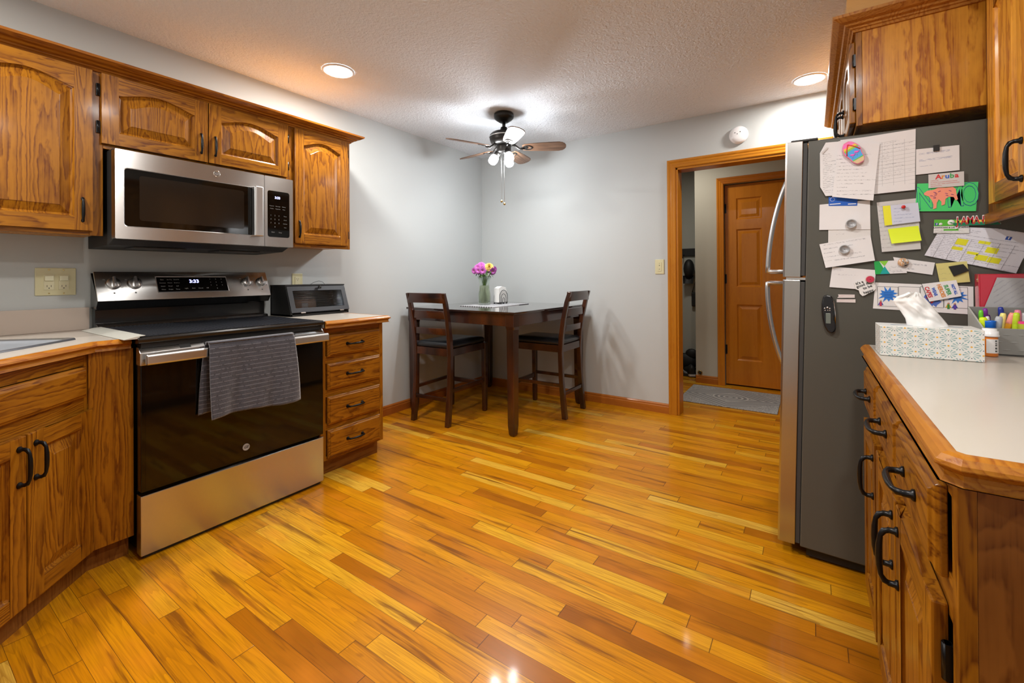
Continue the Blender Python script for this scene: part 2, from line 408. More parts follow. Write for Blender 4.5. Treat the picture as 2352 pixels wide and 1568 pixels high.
def pull(name, fr, c, vertical, parent, L=.118, m=None):
    """bow pull on two round feet; c = centre (u, v) on the front, w from the face"""
    b = MB(); h = L/2-.011
    def P(s, w): return fr(c[0], c[1]+s, w) if vertical else fr(c[0]+s, c[1], w)
    for sgn in (-1, 1):
        b.lathe([(.0095, 0), (.0095, .003), (.006, .006), (.0052, .016)], P(sgn*h, 0), n=12, cap0=True,
                dirv=Vector(fr(0, 0, 1))-Vector(fr(0, 0, 0)))
    path = [(-h, .004), (-h, .013), (-h+.003, .021), (-h*.74, .0265), (-h*.4, .0285), (0, .0290), (h*.4, .0285), (h*.74, .0265), (h-.003, .021), (h, .013), (h, .004)]
    rad = [.0052, .0052, .0058, .0044, .0056, .0060, .0056, .0044, .0058, .0052, .0052]
    b.tube([P(s, w) for s, w in path], rad, 8)
    return b.build(name, m or IRON, parent)
def hinge(fr, u, v, parent, h=.05, name='hinge'):
    b = MB(); b.prism([(u-.006, v-h/2), (u+.006, v-h/2), (u+.006, v+h/2), (u-.006, v+h/2)], fr, -.002, .006)
    b.tube([fr(u, v-h/2, .004), fr(u, v+h/2, .004)], .0055, 8)
    return b.build(name, IRON, parent)
# ------------------------------------------------------------------ the room
b = MB(); b.box(-3.4, 3.2, YB-.3, 6.0, -.06, 0); struct(b.build('floor', FLOOR))
b = MB(); b.box(-3.4, 3.2, YB-.3, 6.0, HC, HC+.08); struct(b.build('ceiling', CEIL))
b = MB(); b.box(XW-.12, XW, YB-.1, YW+.12, 0, HC); struct(b.build('wall_left', WALL))
DX0, DX1, DZ = -.861, .06, 1.897          # doorway clear opening
b = MB()
b.box(XW, DX0, YW, YW+.115, 0, HC); b.box(DX0, DX1, YW, YW+.115, DZ, HC); b.box(DX1, 3.2, YW, YW+.115, 0, HC)
struct(b.build('wall_far', WALL))
b = MB(); b.box(XR, XR+.12, YB, YW, 0, HC); struct(b.build('wall_right', WALL))
b = MB(); b.box(XW, 3.2, YB-.12, YB, 0, HC); struct(b.build('wall_back', WALL))
# doorway lining and casing
b = MB()
b.box(DX0-.001, DX0+.016, YW-.004, YW+.119, 0, DZ); b.box(DX1-.016, DX1+.001, YW-.004, YW+.119, 0, DZ); 
struct(b.build('trim_1', TRIM, bevel=.002))
b = MB(); b.box(DX0, DX1, YW-.004, YW+.119, DZ-.016, DZ+.001); struct(b.build('trim_2', TRIMX, bevel=.002))
CP = [(0, 0), (0, .011), (.006, .014), (.018, .013), (.030, .016), (.036, .012), (.048, .017), (.058, .018), (.062, .014), (.062, 0)]
def casing(x, z0, z1, y, outw, side=1, horiz=None):
    """casing profile o across, t thick; inner edge at x going outward by side"""
    b = MB(); rings = []
    if horiz is None:
        for z, ext in ((z0, 0), (z1, 1)):
            rings.append([(x+side*o, y-t, z+(o if ext else 0)) for o, t in outw])
        b.loft(rings, True, True, True); return b
    xa, xb = horiz
    b.loft([[(xa-o, y-t, z0+o) for o, t in outw], [(xb+o, y-t, z0+o) for o, t in outw]], True, True, True); return b
struct(casing(DX0, 0, DZ, YW, CP, -1).build('trim_3', TRIM, bevel=.0012, ang=20))
struct(casing(DX1, 0, DZ, YW, CP, 1).build('trim_4', TRIM, bevel=.0012, ang=20))
struct(casing(0, DZ, 0, YW, CP, 1, (DX0, DX1)).build('trim_5', TRIMX, bevel=.0012, ang=20))
BP = [(0, 0), (.012, 0), (.012, .050), (.009, .058), (.010, .066), (.005, .074), (0, .076)]
b = MB(); b.loft([[(XW+t, 1.785, z) for t, z in BP], [(XW+t, YW, z) for t, z in BP]], True, True, True); struct(b.build('baseboard_left', BASEY))
b = MB(); b.loft([[(XW+.012, YW-t, z) for t, z in BP], [(DX0-.062, YW-t, z) for t, z in BP]], True, True, True); struct(b.build('baseboard_far', BASEX))
# hallway beyond
YH = 4.72; HX = -.97
b = MB(); b.box(HX, -.705, YH, YH+.12, 0, HC); b.box(-.705, .12, YH, YH+.12, 1.955, HC); b.box(.12, 3.2, YH, YH+.12, 0, HC)
struct(b.build('wall_hall', WALLH))
b = MB(); b.box(-3.4, HX, 5.36, 5.46, 0, HC); b.box(HX, 3.2, 5.36, 5.46, 0, HC); b.box(-2.6, -2.5, YW+.115, 5.36, 0, HC); struct(b.build('wall_mudroom', WALLD))
b = MB(); b.box(1.2, 1.3, YW+.115, YH, 0, HC); struct(b.build('wall_hall_end', WALLH))
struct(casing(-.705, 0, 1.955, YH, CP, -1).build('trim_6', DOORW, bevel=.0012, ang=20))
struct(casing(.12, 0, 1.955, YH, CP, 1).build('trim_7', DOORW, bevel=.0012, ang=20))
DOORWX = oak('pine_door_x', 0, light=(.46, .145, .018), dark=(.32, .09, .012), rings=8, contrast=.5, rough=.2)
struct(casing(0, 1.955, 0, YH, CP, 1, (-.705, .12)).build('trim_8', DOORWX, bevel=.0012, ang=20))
b = MB(); b.loft([[(HX, YH-t, z) for t, z in BP], [(-.767, YH-t, z) for t, z in BP]], True, True, True); struct(b.build('baseboard_hall', BASEX))
# six-panel door
dx0, dx1, dz0, dz1, dy = -.700, .115, .014, 1.948, YH+.045
frd = FR((dx0, dy, dz0), (1, 0, 0), (0, -1, 0))
b = MB(); W_, H_ = dx1-dx0, dz1-dz0
cols = [(.098, .315), (.46+.04, .717)]; rows = [(.235, .775), (.945, 1.50), (1.595, 1.80)]
us = [0, cols[0][0], cols[0][1], cols[1][0], cols[1][1], W_]; vs = [0, rows[0][0], rows[0][1], rows[1][0], rows[1][1], rows[2][0], rows[2][1], H_]
for i in range(5):
    for k in range(7):
        u0, u1, v0, v1 = us[i], us[i+1], vs[k], vs[k+1]
        if i in (1, 3) and k in (1, 3, 5):
            def rg(d, w, u0=u0, u1=u1, v0=v0, v1=v1): return [frd(u0+d, v0+d, w), frd(u1-d, v0+d, w), frd(u1-d, v1-d, w), frd(u0+d, v1-d, w)]
            b.loft([rg(0, 0), rg(.012, -.010), rg(.020, -.010), rg(.045, -.003), rg(.046, -.003)], True, False, True)
        else: b.add([frd(u0, v0, 0), frd(u1, v0, 0), frd(u1, v1, 0), frd(u0, v1, 0)], [(0, 1, 2, 3)])
b.box(dx0, dx1, dy+.012, dy+.035, dz0, dz1)
b.add([(dx0, dy, dz0), (dx0, dy+.03, dz0), (dx0, dy+.03, dz1), (dx0, dy, dz1)], [(0, 1, 2, 3)])
door = struct(b.build('door_1', DOORW))
for z in (1.722, 1.036, .349):
    h = MB(); h.tube([(dx0-.004, dy-.006, z-.045), (dx0-.004, dy-.006, z+.045)], .007, 8); h.box(dx0-.006, dx0+.012, dy-.004, dy+.001, z-.045, z+.045)
    o = h.build('hinge', IRON, door)
# rug in the hall
def rug_mat():
    m, t, p = nodes('patterned_rug')
    c = N(t, 'ShaderNodeTexCoord'); sp = N(t, 'ShaderNodeSeparateXYZ'); t.links.new(c.outputs['Object'], sp.inputs[0])
    ax = MA(t, 'ABSOLUTE', sp.outputs[0]); ay = MA(t, 'ABSOLUTE', sp.outputs[1])
    dia = MA(t, 'ADD', MA(t, 'MULTIPLY', ax, .85), ay)
    rings = MA(t, 'GREATER_THAN', MA(t, 'SINE', MA(t, 'MULTIPLY', dia, 120)), .55)
    band = MA(t, 'MULTIPLY', MA(t, 'GREATER_THAN', dia, .16), MA(t, 'LESS_THAN', dia, .36))
    v = N(t, 'ShaderNodeTexVoronoi'); v.inputs['Scale'].default_value = 26; t.links.new(c.outputs['Object'], v.inputs['Vector'])
    wv = noise(t, vecmap(t, (1, 1, 1), rand=False), 34, 2, .5, 1.6)
    scr = MA(t, 'GREATER_THAN', MA(t, 'FRACT', MA(t, 'MULTIPLY', wv, 6)), .52)
    rr = MA(t, 'SQRT', MA(t, 'ADD', MA(t, 'MULTIPLY', ax, ax), MA(t, 'MULTIPLY', ay, MA(t, 'MULTIPLY', ay, 1.6))))
    circ = MA(t, 'GREATER_THAN', MA(t, 'SINE', MA(t, 'MULTIPLY', rr, 150)), .3)
    f = MA(t, 'ADD', MA(t, 'MULTIPLY', rings, band), MA(t, 'MULTIPLY', scr, MA(t, 'SUBTRACT', 1, band)), clamp=True)
    f = MA(t, 'ADD', MA(t, 'MULTIPLY', f, MA(t, 'GREATER_THAN', rr, .15)), MA(t, 'MULTIPLY', circ, MA(t, 'LESS_THAN', rr, .15)), clamp=True)
    t.links.new(MIX(t, f, (.20, .20, .20), (.40, .39, .37)), p.inputs['Base Color']); p.inputs['Roughness'].default_value = .9
    return m
b = MB(); b.box(-.965, -.225, 3.94, 4.585, .0005, .008)
solo(b.build('rug', rug_mat(), bevel=.003), 'grey rug with pale diamond pattern in the hallway before the wooden door', 'rug')
# brass wall fitting
t_ = thing('door_stop', 'small round brass fitting low on the hallway wall', 'door stop', (-.932, YH, .10))
b = MB(); b.lathe([(.024, 0), (.024, .004), (.017, .008), (.016, .004), (.009, .004)], (-.932, YH, .10), n=24, cap1=False, dirv=(0, -1, 0)); b.build('ring', BRASS, t_)
b = MB(); b.lathe([(.010, 0), (.010, .012), (.004, .014)], (-.932, YH, .10), n=16, cap1=True, dirv=(0, -1, 0)); b.build('rubber_tip', BLACKM, t_)
# coat rack with hats, boots on a tray, in the dark recess
t_ = thing('coat_rack', 'black coat rack board with hooks on the dark recess wall', 'coat rack', (-1.35, 5.36, 1.33))
b = MB(); b.box(-1.75, -.99, 5.335, 5.36, 1.295, 1.38); b.build('board', BLACKM, t_, bevel=.003)
for x in (-1.62, -1.42, -1.22, -1.06):
    b = MB(); b.tube([(x, 5.335, 1.31), (x, 5.30, 1.30), (x, 5.29, 1.27), (x, 5.275, 1.285)], .005, 8); b.build('hook', BLACKM, t_)
def cap_thing(x, y, z, label, s=1):
    r = thing('cap', label, 'hat', (x, y, z)); b = MB()
    b.ball((x, y, z), .085*s, 16, sc=(.7, .75, 1.25)); b.build('crown', BLACKM, r)
    b = MB(); b.loft([[(x+.06*math.cos(a), y+.05*math.sin(a)-.02, z-.08*s) for a in [PI*k/8 for k in range(9)]],
                      [(x+.05*math.cos(a), y+.02*math.sin(a)-.05, z-.17*s) for a in [PI*k/8 for k in range(9)]]], False); b.build('brim', BLACKM, r, solid=.004)
cap_thing(-1.15, 5.27, 1.15, 'black cap hanging from the coat rack hook nearest the hallway wall')
t_ = thing('lanyard', 'narrow dark strap hanging on the recess wall at the doorway casing', 'strap', (-1.27, 5.27, .9))
b = MB(); b.tube([(-1.262, 5.29, 1.27), (-1.268, 5.28, 1.1), (-1.262, 5.28, .92), (-1.272, 5.28, .86)], .012, 8, flat=.3); b.build('strap', BLACKM, t_)
t_ = thing('hanging_bag', 'small dark bag hanging low below the cap in the recess', 'bag', (-1.10, 5.33, .84))
b = MB(); b.box(-1.135, -1.04, 5.31, 5.35, .72, .88); b.build('pouch', BLACKM, t_, bevel=.01)
b = MB(); b.tube([(-1.13, 5.33, .88), (-1.09, 5.33, 1.02), (-1.05, 5.33, .88)], .004, 6); b.build('strap', BLACKM, t_)
b = MB(); b.box(-1.42, -1.0, 4.93, 5.30, .001, .012)
for a in ((-1.42, -1.41, 4.93, 5.30), (-1.01, -1.0, 4.93, 5.30), (-1.42, -1.0, 4.93, 4.94), (-1.42, -1.0, 5.29, 5.30)): b.box(*a, .012, .03)
solo(b.build('boot_tray', BLACKM, bevel=.002), 'shallow black boot tray on the floor of the dark recess', 'boot tray')
def shoe(x, y, z, rz, label, m):
    r = thing('shoe', label, 'shoe', (x, y, z), rot=(0, 0, rz), local=True, group=None); b = MB()
    rings = []
    for tt, wd, hh in ((-.13, .022, .07), (-.11, .036, .10), (-.05, .036, .095), (.0, .038, .07), (.06, .046, .05), (.11, .042, .04), (.135, .02, .03)):
        rings.append([(tt, wd*math.cos(a), .018+max(0, math.sin(a))*hh) for a in [2*PI*k/12 for k in range(12)]])
    b.loft(rings, True, True, True, 0, True); b.build('upper', m, r)
    s = MB(); s.prism([(-.135, -.03), (-.05, -.038), (.06, -.05), (.12, -.042), (.14, 0), (.12, .042), (.06, .05), (-.05, .038), (-.135, .03)], lambda u, v, w: (u, v, w), 0, .02); s.build('sole', PAPER2, r)
shoe(-1.10, 5.03, .0125, 2.0, 'dark shoe with pale sole on the boot tray, nearer the hallway wall', BLACKM)
shoe(-1.26, 5.03, .0125, 1.8, 'dark shoe with pale sole on the boot tray, behind the doorway casing', BLACKM)
b = MB(); b.ball((-1.20, 5.235, .105), .11, 18, sc=(1.3, .42, .85)); b.ball((-1.12, 5.235, .19), .07, 14, sc=(1, .5, .9))
solo(b.build('backpack', BLACKM), 'dark rounded bag slumped behind the shoes in the recess', 'bag')

# switch and sensor on the far wall
t_ = thing('light_switch', 'almond light switch plate on the wall left of the doorway', 'light switch', (-.987, YW, 1.141))
b = MB(); b.box(-1.022, -.952, YW-.006, YW-.0005, 1.084, 1.198); b.build('plate', ALMOND, t_, bevel=.0025)
b = MB(); b.box(-1.001, -.973, YW-.009, YW-.006, 1.105, 1.177); b.build('rocker', ALMOND, t_, bevel=.001)
bars('button', [(-.990, -.984, YW-.0095, YW-.009, 1.148, 1.154), (-.990, -.984, YW-.0095, YW-.009, 1.120, 1.124), (-.989, -.985, YW-.0095, YW-.009, 1.165, 1.168)], INKD, t_, 0)
t_ = thing('smoke_alarm', 'round white alarm with three dark dots above the doorway', 'alarm', (-.423, YW, 2.067))
b = MB(); b.lathe([(.0, -.0), (.060, .0), (.062, .012), (.060, .024), (.050, .034), (.03, .040), (.0, .042)], (-.423, YW-.001, 2.067), n=40, dirv=(0, -1, 0)); b.build('body', WHITEP, t_)
for dx, dz in ((-.020, .012), (.013, .014), (-.006, .002)):
    b = MB(); b.lathe([(.0032, -.002), (.0032, .0015)], (-.423+dx, YW-.0414, 2.067+dz), n=10, cap1=True, dirv=(0, -1, 0)); b.build('sensor', INKD, t_)
# downlights
LENS = mat('lamp_lens', (1, 1, 1), .5, emit=(1, .97, .92), estr=DOWN_W)
LAB = ['round recessed ceiling light above the left wall cabinets', 'round recessed ceiling light near the doorway and fridge cabinets',
       'round recessed ceiling light over the middle of the kitchen floor', 'round recessed ceiling light over the sink corner', 'round recessed ceiling light behind the camera on the right']
for i, (x, y) in enumerate(DOWN):
    t_ = thing('downlight', LAB[i], 'ceiling light', (x, y, HC), group='recessed ceiling lights')
    b = MB(); b.lathe([(.088, -.0005), (.087, -.006), (.078, -.009), (.074, -.004)], (x, y, HC), n=48); b.build('trim_ring', WHITEP, t_)
    b = MB(); b.lathe([(.0745, -.005), (.06, -.011), (.03, -.0135), (.001, -.014)], (x, y, HC), n=48); b.build('lens', LENS, t_)
# ------------------------------------------------------------------ left wall: wall cabinets
UX = -2.459                     # face-frame plane of the wall cabinets (doors stand .019 proud)
fl = lambda y, z: FR((UX, y, z), (0, 1, 0), (1, 0, 0))
def wall_cab(label, y0, y1, z0, z1, doors, rail_v=None):
    t = thing('wall_cabinet', label, 'cabinet', (XW, (y0+y1)/2, z0))
    b = MB(); b.box(XW+.002, UX-.002, y0+.0005, y1-.0005, z0+.010, z1); b.build('carcass', PANEL_LIT, t)
    ys = [y0+.0005, y1-.0005]
    bars('stile', [(UX-.018, UX, ys[0], doors[0][0]+.008, z0, z1), (UX-.018, UX, doors[-1][1]-.008, ys[1], z0, z1)], OZ, t)
    bars('rail', [(UX-.018, UX-.0003, doors[0][0]+.008, doors[-1][1]-.008, z0, z0+.035), (UX-.018, UX-.0003, doors[0][0]+.008, doors[-1][1]-.008, z1-.06, z1)], OY, t)
    return t
Z0_, Z1_ = 1.252, 1.95
c1 = wall_cab('tall oak wall cabinet left of the microwave with one arched door', .10, .577, Z0_, Z1_, [(.17, .541)])
d = raised_door('door', fl(.17, 1.270), .371, .66, c1, arch=.035); pull('handle', fl(.17, 1.270), (.340, .083), True, d)
c2 = wall_cab('short oak wall cabinet above the microwave with two arched doors', .577, 1.372, 1.62, Z1_, [(.569, .961), (.965, 1.360)])
f2 = fl(.569, 1.639); d = raised_door('door', f2, .391, .291, c2, arch=.034, rail=.045, botrail=.052); pull('handle', f2, (.391-.028, .085), True, d)
hinge(f2, -.008, .222, d); hinge(f2, -.008, .067, d)
f2 = fl(.965, 1.639); d = raised_door('door', f2, .395, .291, c2, arch=.034, rail=.045, botrail=.052); pull('handle', f2, (.028, .085), True, d)
hinge(f2, .403, .222, d, .046); hinge(f2, .403, .067, d, .046)
c3 = wall_cab('narrow oak wall cabinet with one arched door, right of the microwave', 1.372, 1.775, Z0_, Z1_, [(1.400, 1.751)])
f3 = fl(1.400, 1.271); d = raised_door('door', f3, .351, .66, c3, arch=.036); pull('handle', f3, (.026, .082), True, d)
hinge(f3, .358, .59, d, .046); hinge(f3, .358, .070, d, .046)
# crown
CR = [(0, 1.934), (.007, 1.934), (.010, 1.941), (.016, 1.943), (.018, 1.948), (.030, 1.951), (.034, 1.957), (.048, 1.960), (.058, 1.966), (.066, 1.971), (.068, 1.980), (0, 1.980)]
def crown_sweep(b, path_fn):
    rings = []
    for k in range(3): rings.append([path_fn(k, o, z) for o, z in CR])
    b.loft(rings, True, True, True)
b = MB(); crown_sweep(b, lambda k, o, z: [(UX+o, .10, z), (UX+o, 1.775+o, z), (XW+.001, 1.775+o, z)][k])
CROWN = oak('crown_oak', 1, light=(.36, .125, .010), dark=(.17, .045, .004))
solo(b.build('crown_moulding', CROWN), 'stepped oak crown moulding along the top of the left wall cabinets', 'moulding')

# ------------------------------------------------------------------ microwave
MX = -2.35; MY0, MY1, MZ0, MZ1 = .588, 1.336, 1.238, 1.606
mw = thing('microwave', 'stainless over-the-range microwave with dark window hung under the short oak cabinet', 'microwave', (XW, .96, MZ0))
b = MB(); b.prism([(XW+.003, MZ0-.028), (MX-.10, MZ0-.022), (MX-.045, MZ0-.002), (MX-.045, MZ1+.008), (XW+.003, MZ1+.008)], lambda u, v, w: (u, w, v), MY0+.004, MY1-.004)
b.build('body', BLACKM, mw, bevel=.002)
bars('grease_filter', [(XW+.15, MX-.12, .68, .88, MZ0-.030, MZ0-.024), (XW+.15, MX-.12, 1.02, 1.22, MZ0-.030, MZ0-.024)], mat('filter_mesh', (.05, .05, .05), .5, .6), mw)
DY = 1.184                      # split between door and control panel
def rrect(y0, y1, z0, z1, r, n=5):
    pts = []
    for cyy, czz, a0 in ((y1-r, z1-r, 0), (y0+r, z1-r, PI/2), (y0+r, z0+r, PI), (y1-r, z0+r, 1.5*PI)):
        for k in range(n+1): a = a0+PI/2*k/n; pts.append((cyy+r*math.cos(a), czz+r*math.sin(a)))
    return pts
def frame_plate(b, outer, inner, x0, x1, fn=lambda u, v, w: (w, u, v), mi=0):
    """plate with a rounded window: outer and inner loops with the same count"""
    b.loft([[fn(u, v, x0) for u, v in outer], [fn(u, v, x1-.003) for u, v in outer], [fn(u+(.002 if u < 0 else 0), v, x1) for u, v in outer],
            [fn(u, v, x1) for u, v in inner], [fn(u, v, x0) for u, v in inner]], True, False, False, mi)
def door_plate(y0, y1, wy0, wy1, wz0, wz1, name):
    b = MB(); frame_plate(b, rrect(y0, y1, MZ0, MZ1, .004), rrect(wy0, wy1, wz0, wz1, .012), MX-.045, MX)
    return b.build(name, STEEL, mw)
dr = door_plate(MY0, DY-.001, .617, 1.158, 1.290, 1.532, 'door')
b = MB(); b.prism(rrect(.617, 1.158, 1.290, 1.532, .012), lambda u, v, w: (w, u, v), MX-.03, MX-.0025); b.build('window', GLASSW, dr)
b = MB(); b.loft([[(MX-.0015, u, v) for u, v in rrect(.614, 1.161, 1.287, 1.535, .014)], [(MX+.0006, u, v) for u, v in rrect(.616, 1.159, 1.289, 1.533, .012)], [(MX-.0020, u, v) for u, v in rrect(.6185, 1.1565, 1.2915, 1.5305, .011)]], True)
b.build('window_bezel', NICKEL, dr)
b = MB(); b.prism(rrect(.668, 1.085, 1.318, 1.508, .010), lambda u, v, w: (w, u, v), MX-.0024, MX-.0018); b.build('window_mesh', mat('window_mesh', (.014, .010, .007), .12), dr)
b = MB(); b.prism([(0, 1.118), (.030, 1.118), (.037, 1.124), (.037, 1.160), (.030, 1.166), (0, 1.166)], lambda u, v, w: (MX+u, v, w), 1.285, 1.537)
b.build('handle', NICKEL, dr, bevel=.004)
cp = door_plate(DY+.001, MY1, 1.199, 1.316, 1.288, 1.532, 'control_panel')
b = MB(); b.prism(rrect(1.199, 1.316, 1.288, 1.532, .006), lambda u, v, w: (w, u, v), MX-.03, MX-.0015); b.build('touch_pad', GLASSB, cp)
text('3:33', .017, (MX-.001, 1.252, 1.497), RXP, WHITEGL, cp, 'clock_digits', bold=.0004)
lab = [('Popcorn', 'Beverage', 'Reheat'), ('Potato', 'Vegetable', 'Pizza')]
for r_, row in enumerate(lab):
    for k, s_ in enumerate(row): text(s_, .0068, (MX-.001, 1.222+k*.032, 1.452-r_*.014), RXP, LABELG, cp, 'print')
for r_ in range(4):
    for k in range(3):
        s_ = ['1', '2', '3', '4', '5', '6', '7', '8', '9', '', '0', ''][r_*3+k]
        if s_: text(s_, .010, (MX-.001, 1.217+k*.021, 1.402-r_*.020), RXP, LABELG, cp, 'print')
    text(['Timer', 'Clock', 'Defrost', 'Vent'][r_], .0068, (MX-.001, 1.293, 1.402-r_*.020), RXP, LABELG, cp, 'print')
text('Start', .009, (MX-.001, 1.228, 1.314), RXP, LABELG, cp, 'print'); text('Stop', .009, (MX-.001, 1.266, 1.314), RXP, LABELG, cp, 'print')
def badge(x, y, z, r, parent, m1, m2):
    b = MB(); b.lathe([(r*.8, 0), (r*.86, .0016), (r, .0016), (r, 0)], (x, y, z), axis='x', n=32); b.lathe([(.001, .0004), (r*.82, .0004)], (x, y, z), axis='x', n=32)
    o = b.build('badge', m1, parent); text('GE', r*1.05, (x+.0007, y, z), RXP, m2, parent, 'badge_letters', shear=.35, bold=.0003)
badge(MX, .962, 1.571, .0145, dr, CHROME, LABELG)

# ------------------------------------------------------------------ range
RY0, RY1, RX = .600, 1.360, -2.113
rg = thing('range', 'stainless and black electric range with four knobs, between the oak base cabinets', 'stove', (-2.45, .98, 0))
b = MB(); b.box(-2.735, RX-.052, RY0+.004, RY1-.004, .03, .825); b.build('body', BLACK, rg)
for x, y in ((-2.20, RY0+.06), (-2.20, RY1-.06), (-2.66, RY0+.06), (-2.66, RY1-.06)):
    b = MB(); b.lathe([(.018, 0), (.02, .006), (.014, .012), (.012, .032)], (x, y, 0), n=16, cap0=True); b.build('foot', BLACKM, rg)
b = MB(); b.box(RX-.075, RX-.012, RY0+.012, RY1-.012, .004, .03); b.build('kick_plate', BLACKM, rg)
# drawer
b = MB(); b.box(RX-.045, RX, RY0, RY1, .016, .244); b.build('warming_drawer', STEEL, rg, bevel=.003)
# oven door
b = MB(); b.box(RX-.048, RX, RY0+.001, RY1-.001, .258, .796); dd = b.build('oven_door', GLASSB, rg, bevel=.003)
b = MB(); b.box(RX-.001, RX+.0006, RY0+.016, RY1-.018, .268, .735); b.build('door_glass', GLASSW, dd)
badge(RX+.0007, .978, .313, .0150, dd, rgb('badge_ring', (.30, .29, .28), .4), INKD)
# steel handle band: flat trim with slots plus projecting bar
b = MB(); b.prism([(0, .742), (.012, .742), (.012, .789), (-.012, .811), (-.03, .811), (-.03, .742)], lambda u, v, w: (RX+u-.002, w, v), RY0-.003, RY1+.001)
tr = b.build('door_trim', STEEL, dd, bevel=.0015)
b = MB(); b.prism([(.026, .747), (.044, .745), (.048, .750), (.048, .779), (.042, .786), (.026, .786)], lambda u, v, w: (RX+u, w, v), RY0+.008, RY1+.004)
b.build('handle_bar', STEEL, dd, bevel=.003)
for y0_, y1_ in ((RY0+.020, RY0+.045), (RY1-.045, RY1-.020)):
    b = MB(); b.box(RX+.005, RX+.031, y0_, y1_, .752, .780); b.build('handle_mount', CHROME, dd, bevel=.002)
for a_, c_ in ((.727, .765), (.813, .873), (.880, .938), (.990, 1.046), (1.054, 1.112), (1.163, 1.206)):
    b = MB(); b.prism([(.0065, .7920), (.0072, .7927), (-.0068, .8055), (-.0075, .8048)], lambda u, v, w: (RX+u, w, v), a_, c_); b.build('vent_slot', INKD, dd)
# cooktop
b = MB(); b.prism([(-2.735, .829), (RX-.004, .824), (RX+.012, .829), (RX+.014, .842), (RX+.006, .8495), (-2.735, .8495)], lambda u, v, w: (u, w, v), RY0-.009, RY1-.002)
b.build('cooktop', BLACK, rg, bevel=.002)
b = MB(); b.box(RX-.05, RX-.006, RY0+.005, RY1-.005, .806, .826); b.build('vent_gap', BLACKM, rg)
# ribbed mat on the cooktop
b = MB(); b.box(-2.70, RX-.025, RY0+.008, RY1-.022, .8497, .8512)
n_ = 44
for k in range(n_):
    y = RY0+.018+(RY1-RY0-.052)*k/(n_-1); b.box(-2.69, RX-.034, y-.0032, y+.0032, .8512, .8528)
solo(b.build('stove_mat', mat('mat_rubber', (.016, .018, .024), .42)), 'black ribbed protective mat lying on the cooktop', 'mat')
# backguard
sy = lambda u, v, w: (u, w, v)
b = MB(); b.prism([(-2.742, .8495), (-2.655, .8495), (-2.662, .862), (-2.700, .868), (-2.700, .930), (-2.668, .938), (-2.742, .938)], sy, RY0+.004, RY1-.004); b.build('backguard_base', BLACK, rg, bevel=.001)
b = MB(); b.prism([(-2.742, .938), (-2.662, .938), (-2.636, .972), (-2.638, .9735), (-2.742, 1.10)], sy, RY0-.001, RY1+.001); b.build('backguard_core', BLACK, rg)
b = MB(); b.prism([(-2.640, .972), (-2.633, .972), (-2.698, 1.106), (-2.742, 1.106), (-2.742, 1.099), (-2.703, 1.099)], sy, RY0-.002, RY1+.002); bg = b.build('control_fascia', STEEL, rg, bevel=.0015)
# frame on the slanted fascia: u along y, v up the slope, w normal
P0, P1 = Vector((-2.633, 0, .972)), Vector((-2.698, 0, 1.106)); sv = (P1-P0).normalized(); wn_ = Vector((-sv.z*-1, 0, -sv.x)).normalized()
wn_ = Vector((sv.z, 0, -sv.x))
fs = lambda u, v, w: tuple(P0 + sv*v + Vector((0, u, 0)) + wn_*w)
LV = (P1-P0).length
b = MB(); b.prism([(.826, .040), (1.140, .038), (1.138, .118), (.826, .120)], fs, -.001, .0012); dp = b.build('display', GLASSB, rg)
b = MB(); b.loft([[fs(u, v, 0) for u, v in ((.822, .036), (1.144, .034), (1.142, .122), (.822, .124))], [fs(u, v, .0018) for u, v in ((.824, .038), (1.142, .036), (1.140, .120), (.824, .122))], [fs(u, v, .0008) for u, v in ((.827, .041), (1.139, .039), (1.137, .117), (.827, .119))]], True)
b.build('display_bezel', NICKEL, rg)
tilt = math.atan2(wn_.z, wn_.x); RS = (PI/2-tilt, 0, PI/2)
text('3:33', .026, fs(.985, .094, .0016), RS, WHITEGL, rg, 'clock_digits', bold=.0006)
words = [['Bake', 'Air Fry', 'Broil Hi'], ['Convect', 'Warm', 'Broil Lo'], ['Steam', 'Proof', 'Self'], ['Clean', 'Probe', 'Timer']]
for r_, row in enumerate(words):
    for k, s_ in enumerate(row): text(s_, .0075, fs(.848+k*.030, .105-r_*.018, .0016), RS, LABELG, rg, 'print')
for k, s_ in enumerate(('Light', 'Start', 'Cancel', 'Off')): text(s_, .0078, fs(.945+k*.032, .055, .0016), RS, LABELG, rg, 'print')
for r_ in range(4):
    for k in range(3):
        s_ = ['1', '2', '3', '4', '5', '6', '7', '8', '9', '', '0', ''][r_*3+k]
        if s_: text(s_, .0085, fs(1.060+k*.027, .106-r_*.018, .0016), RS, LABELG, rg, 'print')
for i, (ky, r_) in enumerate(((.660, .0265), (.738, .0265), (1.242, .0245), (1.320, .0245))):
    kc = Vector(fs(ky, .086, 0)); b = MB()
    b.lathe([(r_+.002, .0), (r_+.002, .002), (r_-.001, .003), (r_, .006), (r_, .014), (r_-.003, .017), (.003, .018)], kc, n=36, cap1=True, dirv=wn_)
    kn = b.build('knob', STEEL, rg)
    b = MB(); b.prism([(-.0055, -r_+.001), (.0055, -r_+.001), (.0045, r_-.001), (-.0045, r_-.001)], lambda u, v, w, kc=kc: tuple(kc+Vector((0, u, 0))+sv*v+wn_*w), .014, .032)
    b.build('grip', NICKEL, kn, bevel=.002)
    text('Hi', .008, fs(ky-.030, .108, .0006), RS, LABELG, rg, 'print'); text('Lo', .008, fs(ky+.030, .068, .0006), RS, LABELG, rg, 'print')
    b = MB(); b.prism([(-.003, -.003), (.003, -.003), (.003, .003), (-.003, .003)], lambda u, v, w, kc=kc: tuple(kc+Vector((0, u, 0))+sv*(v-.047)+wn_*w), .0, .0005); b.build('marker', INKD, rg)

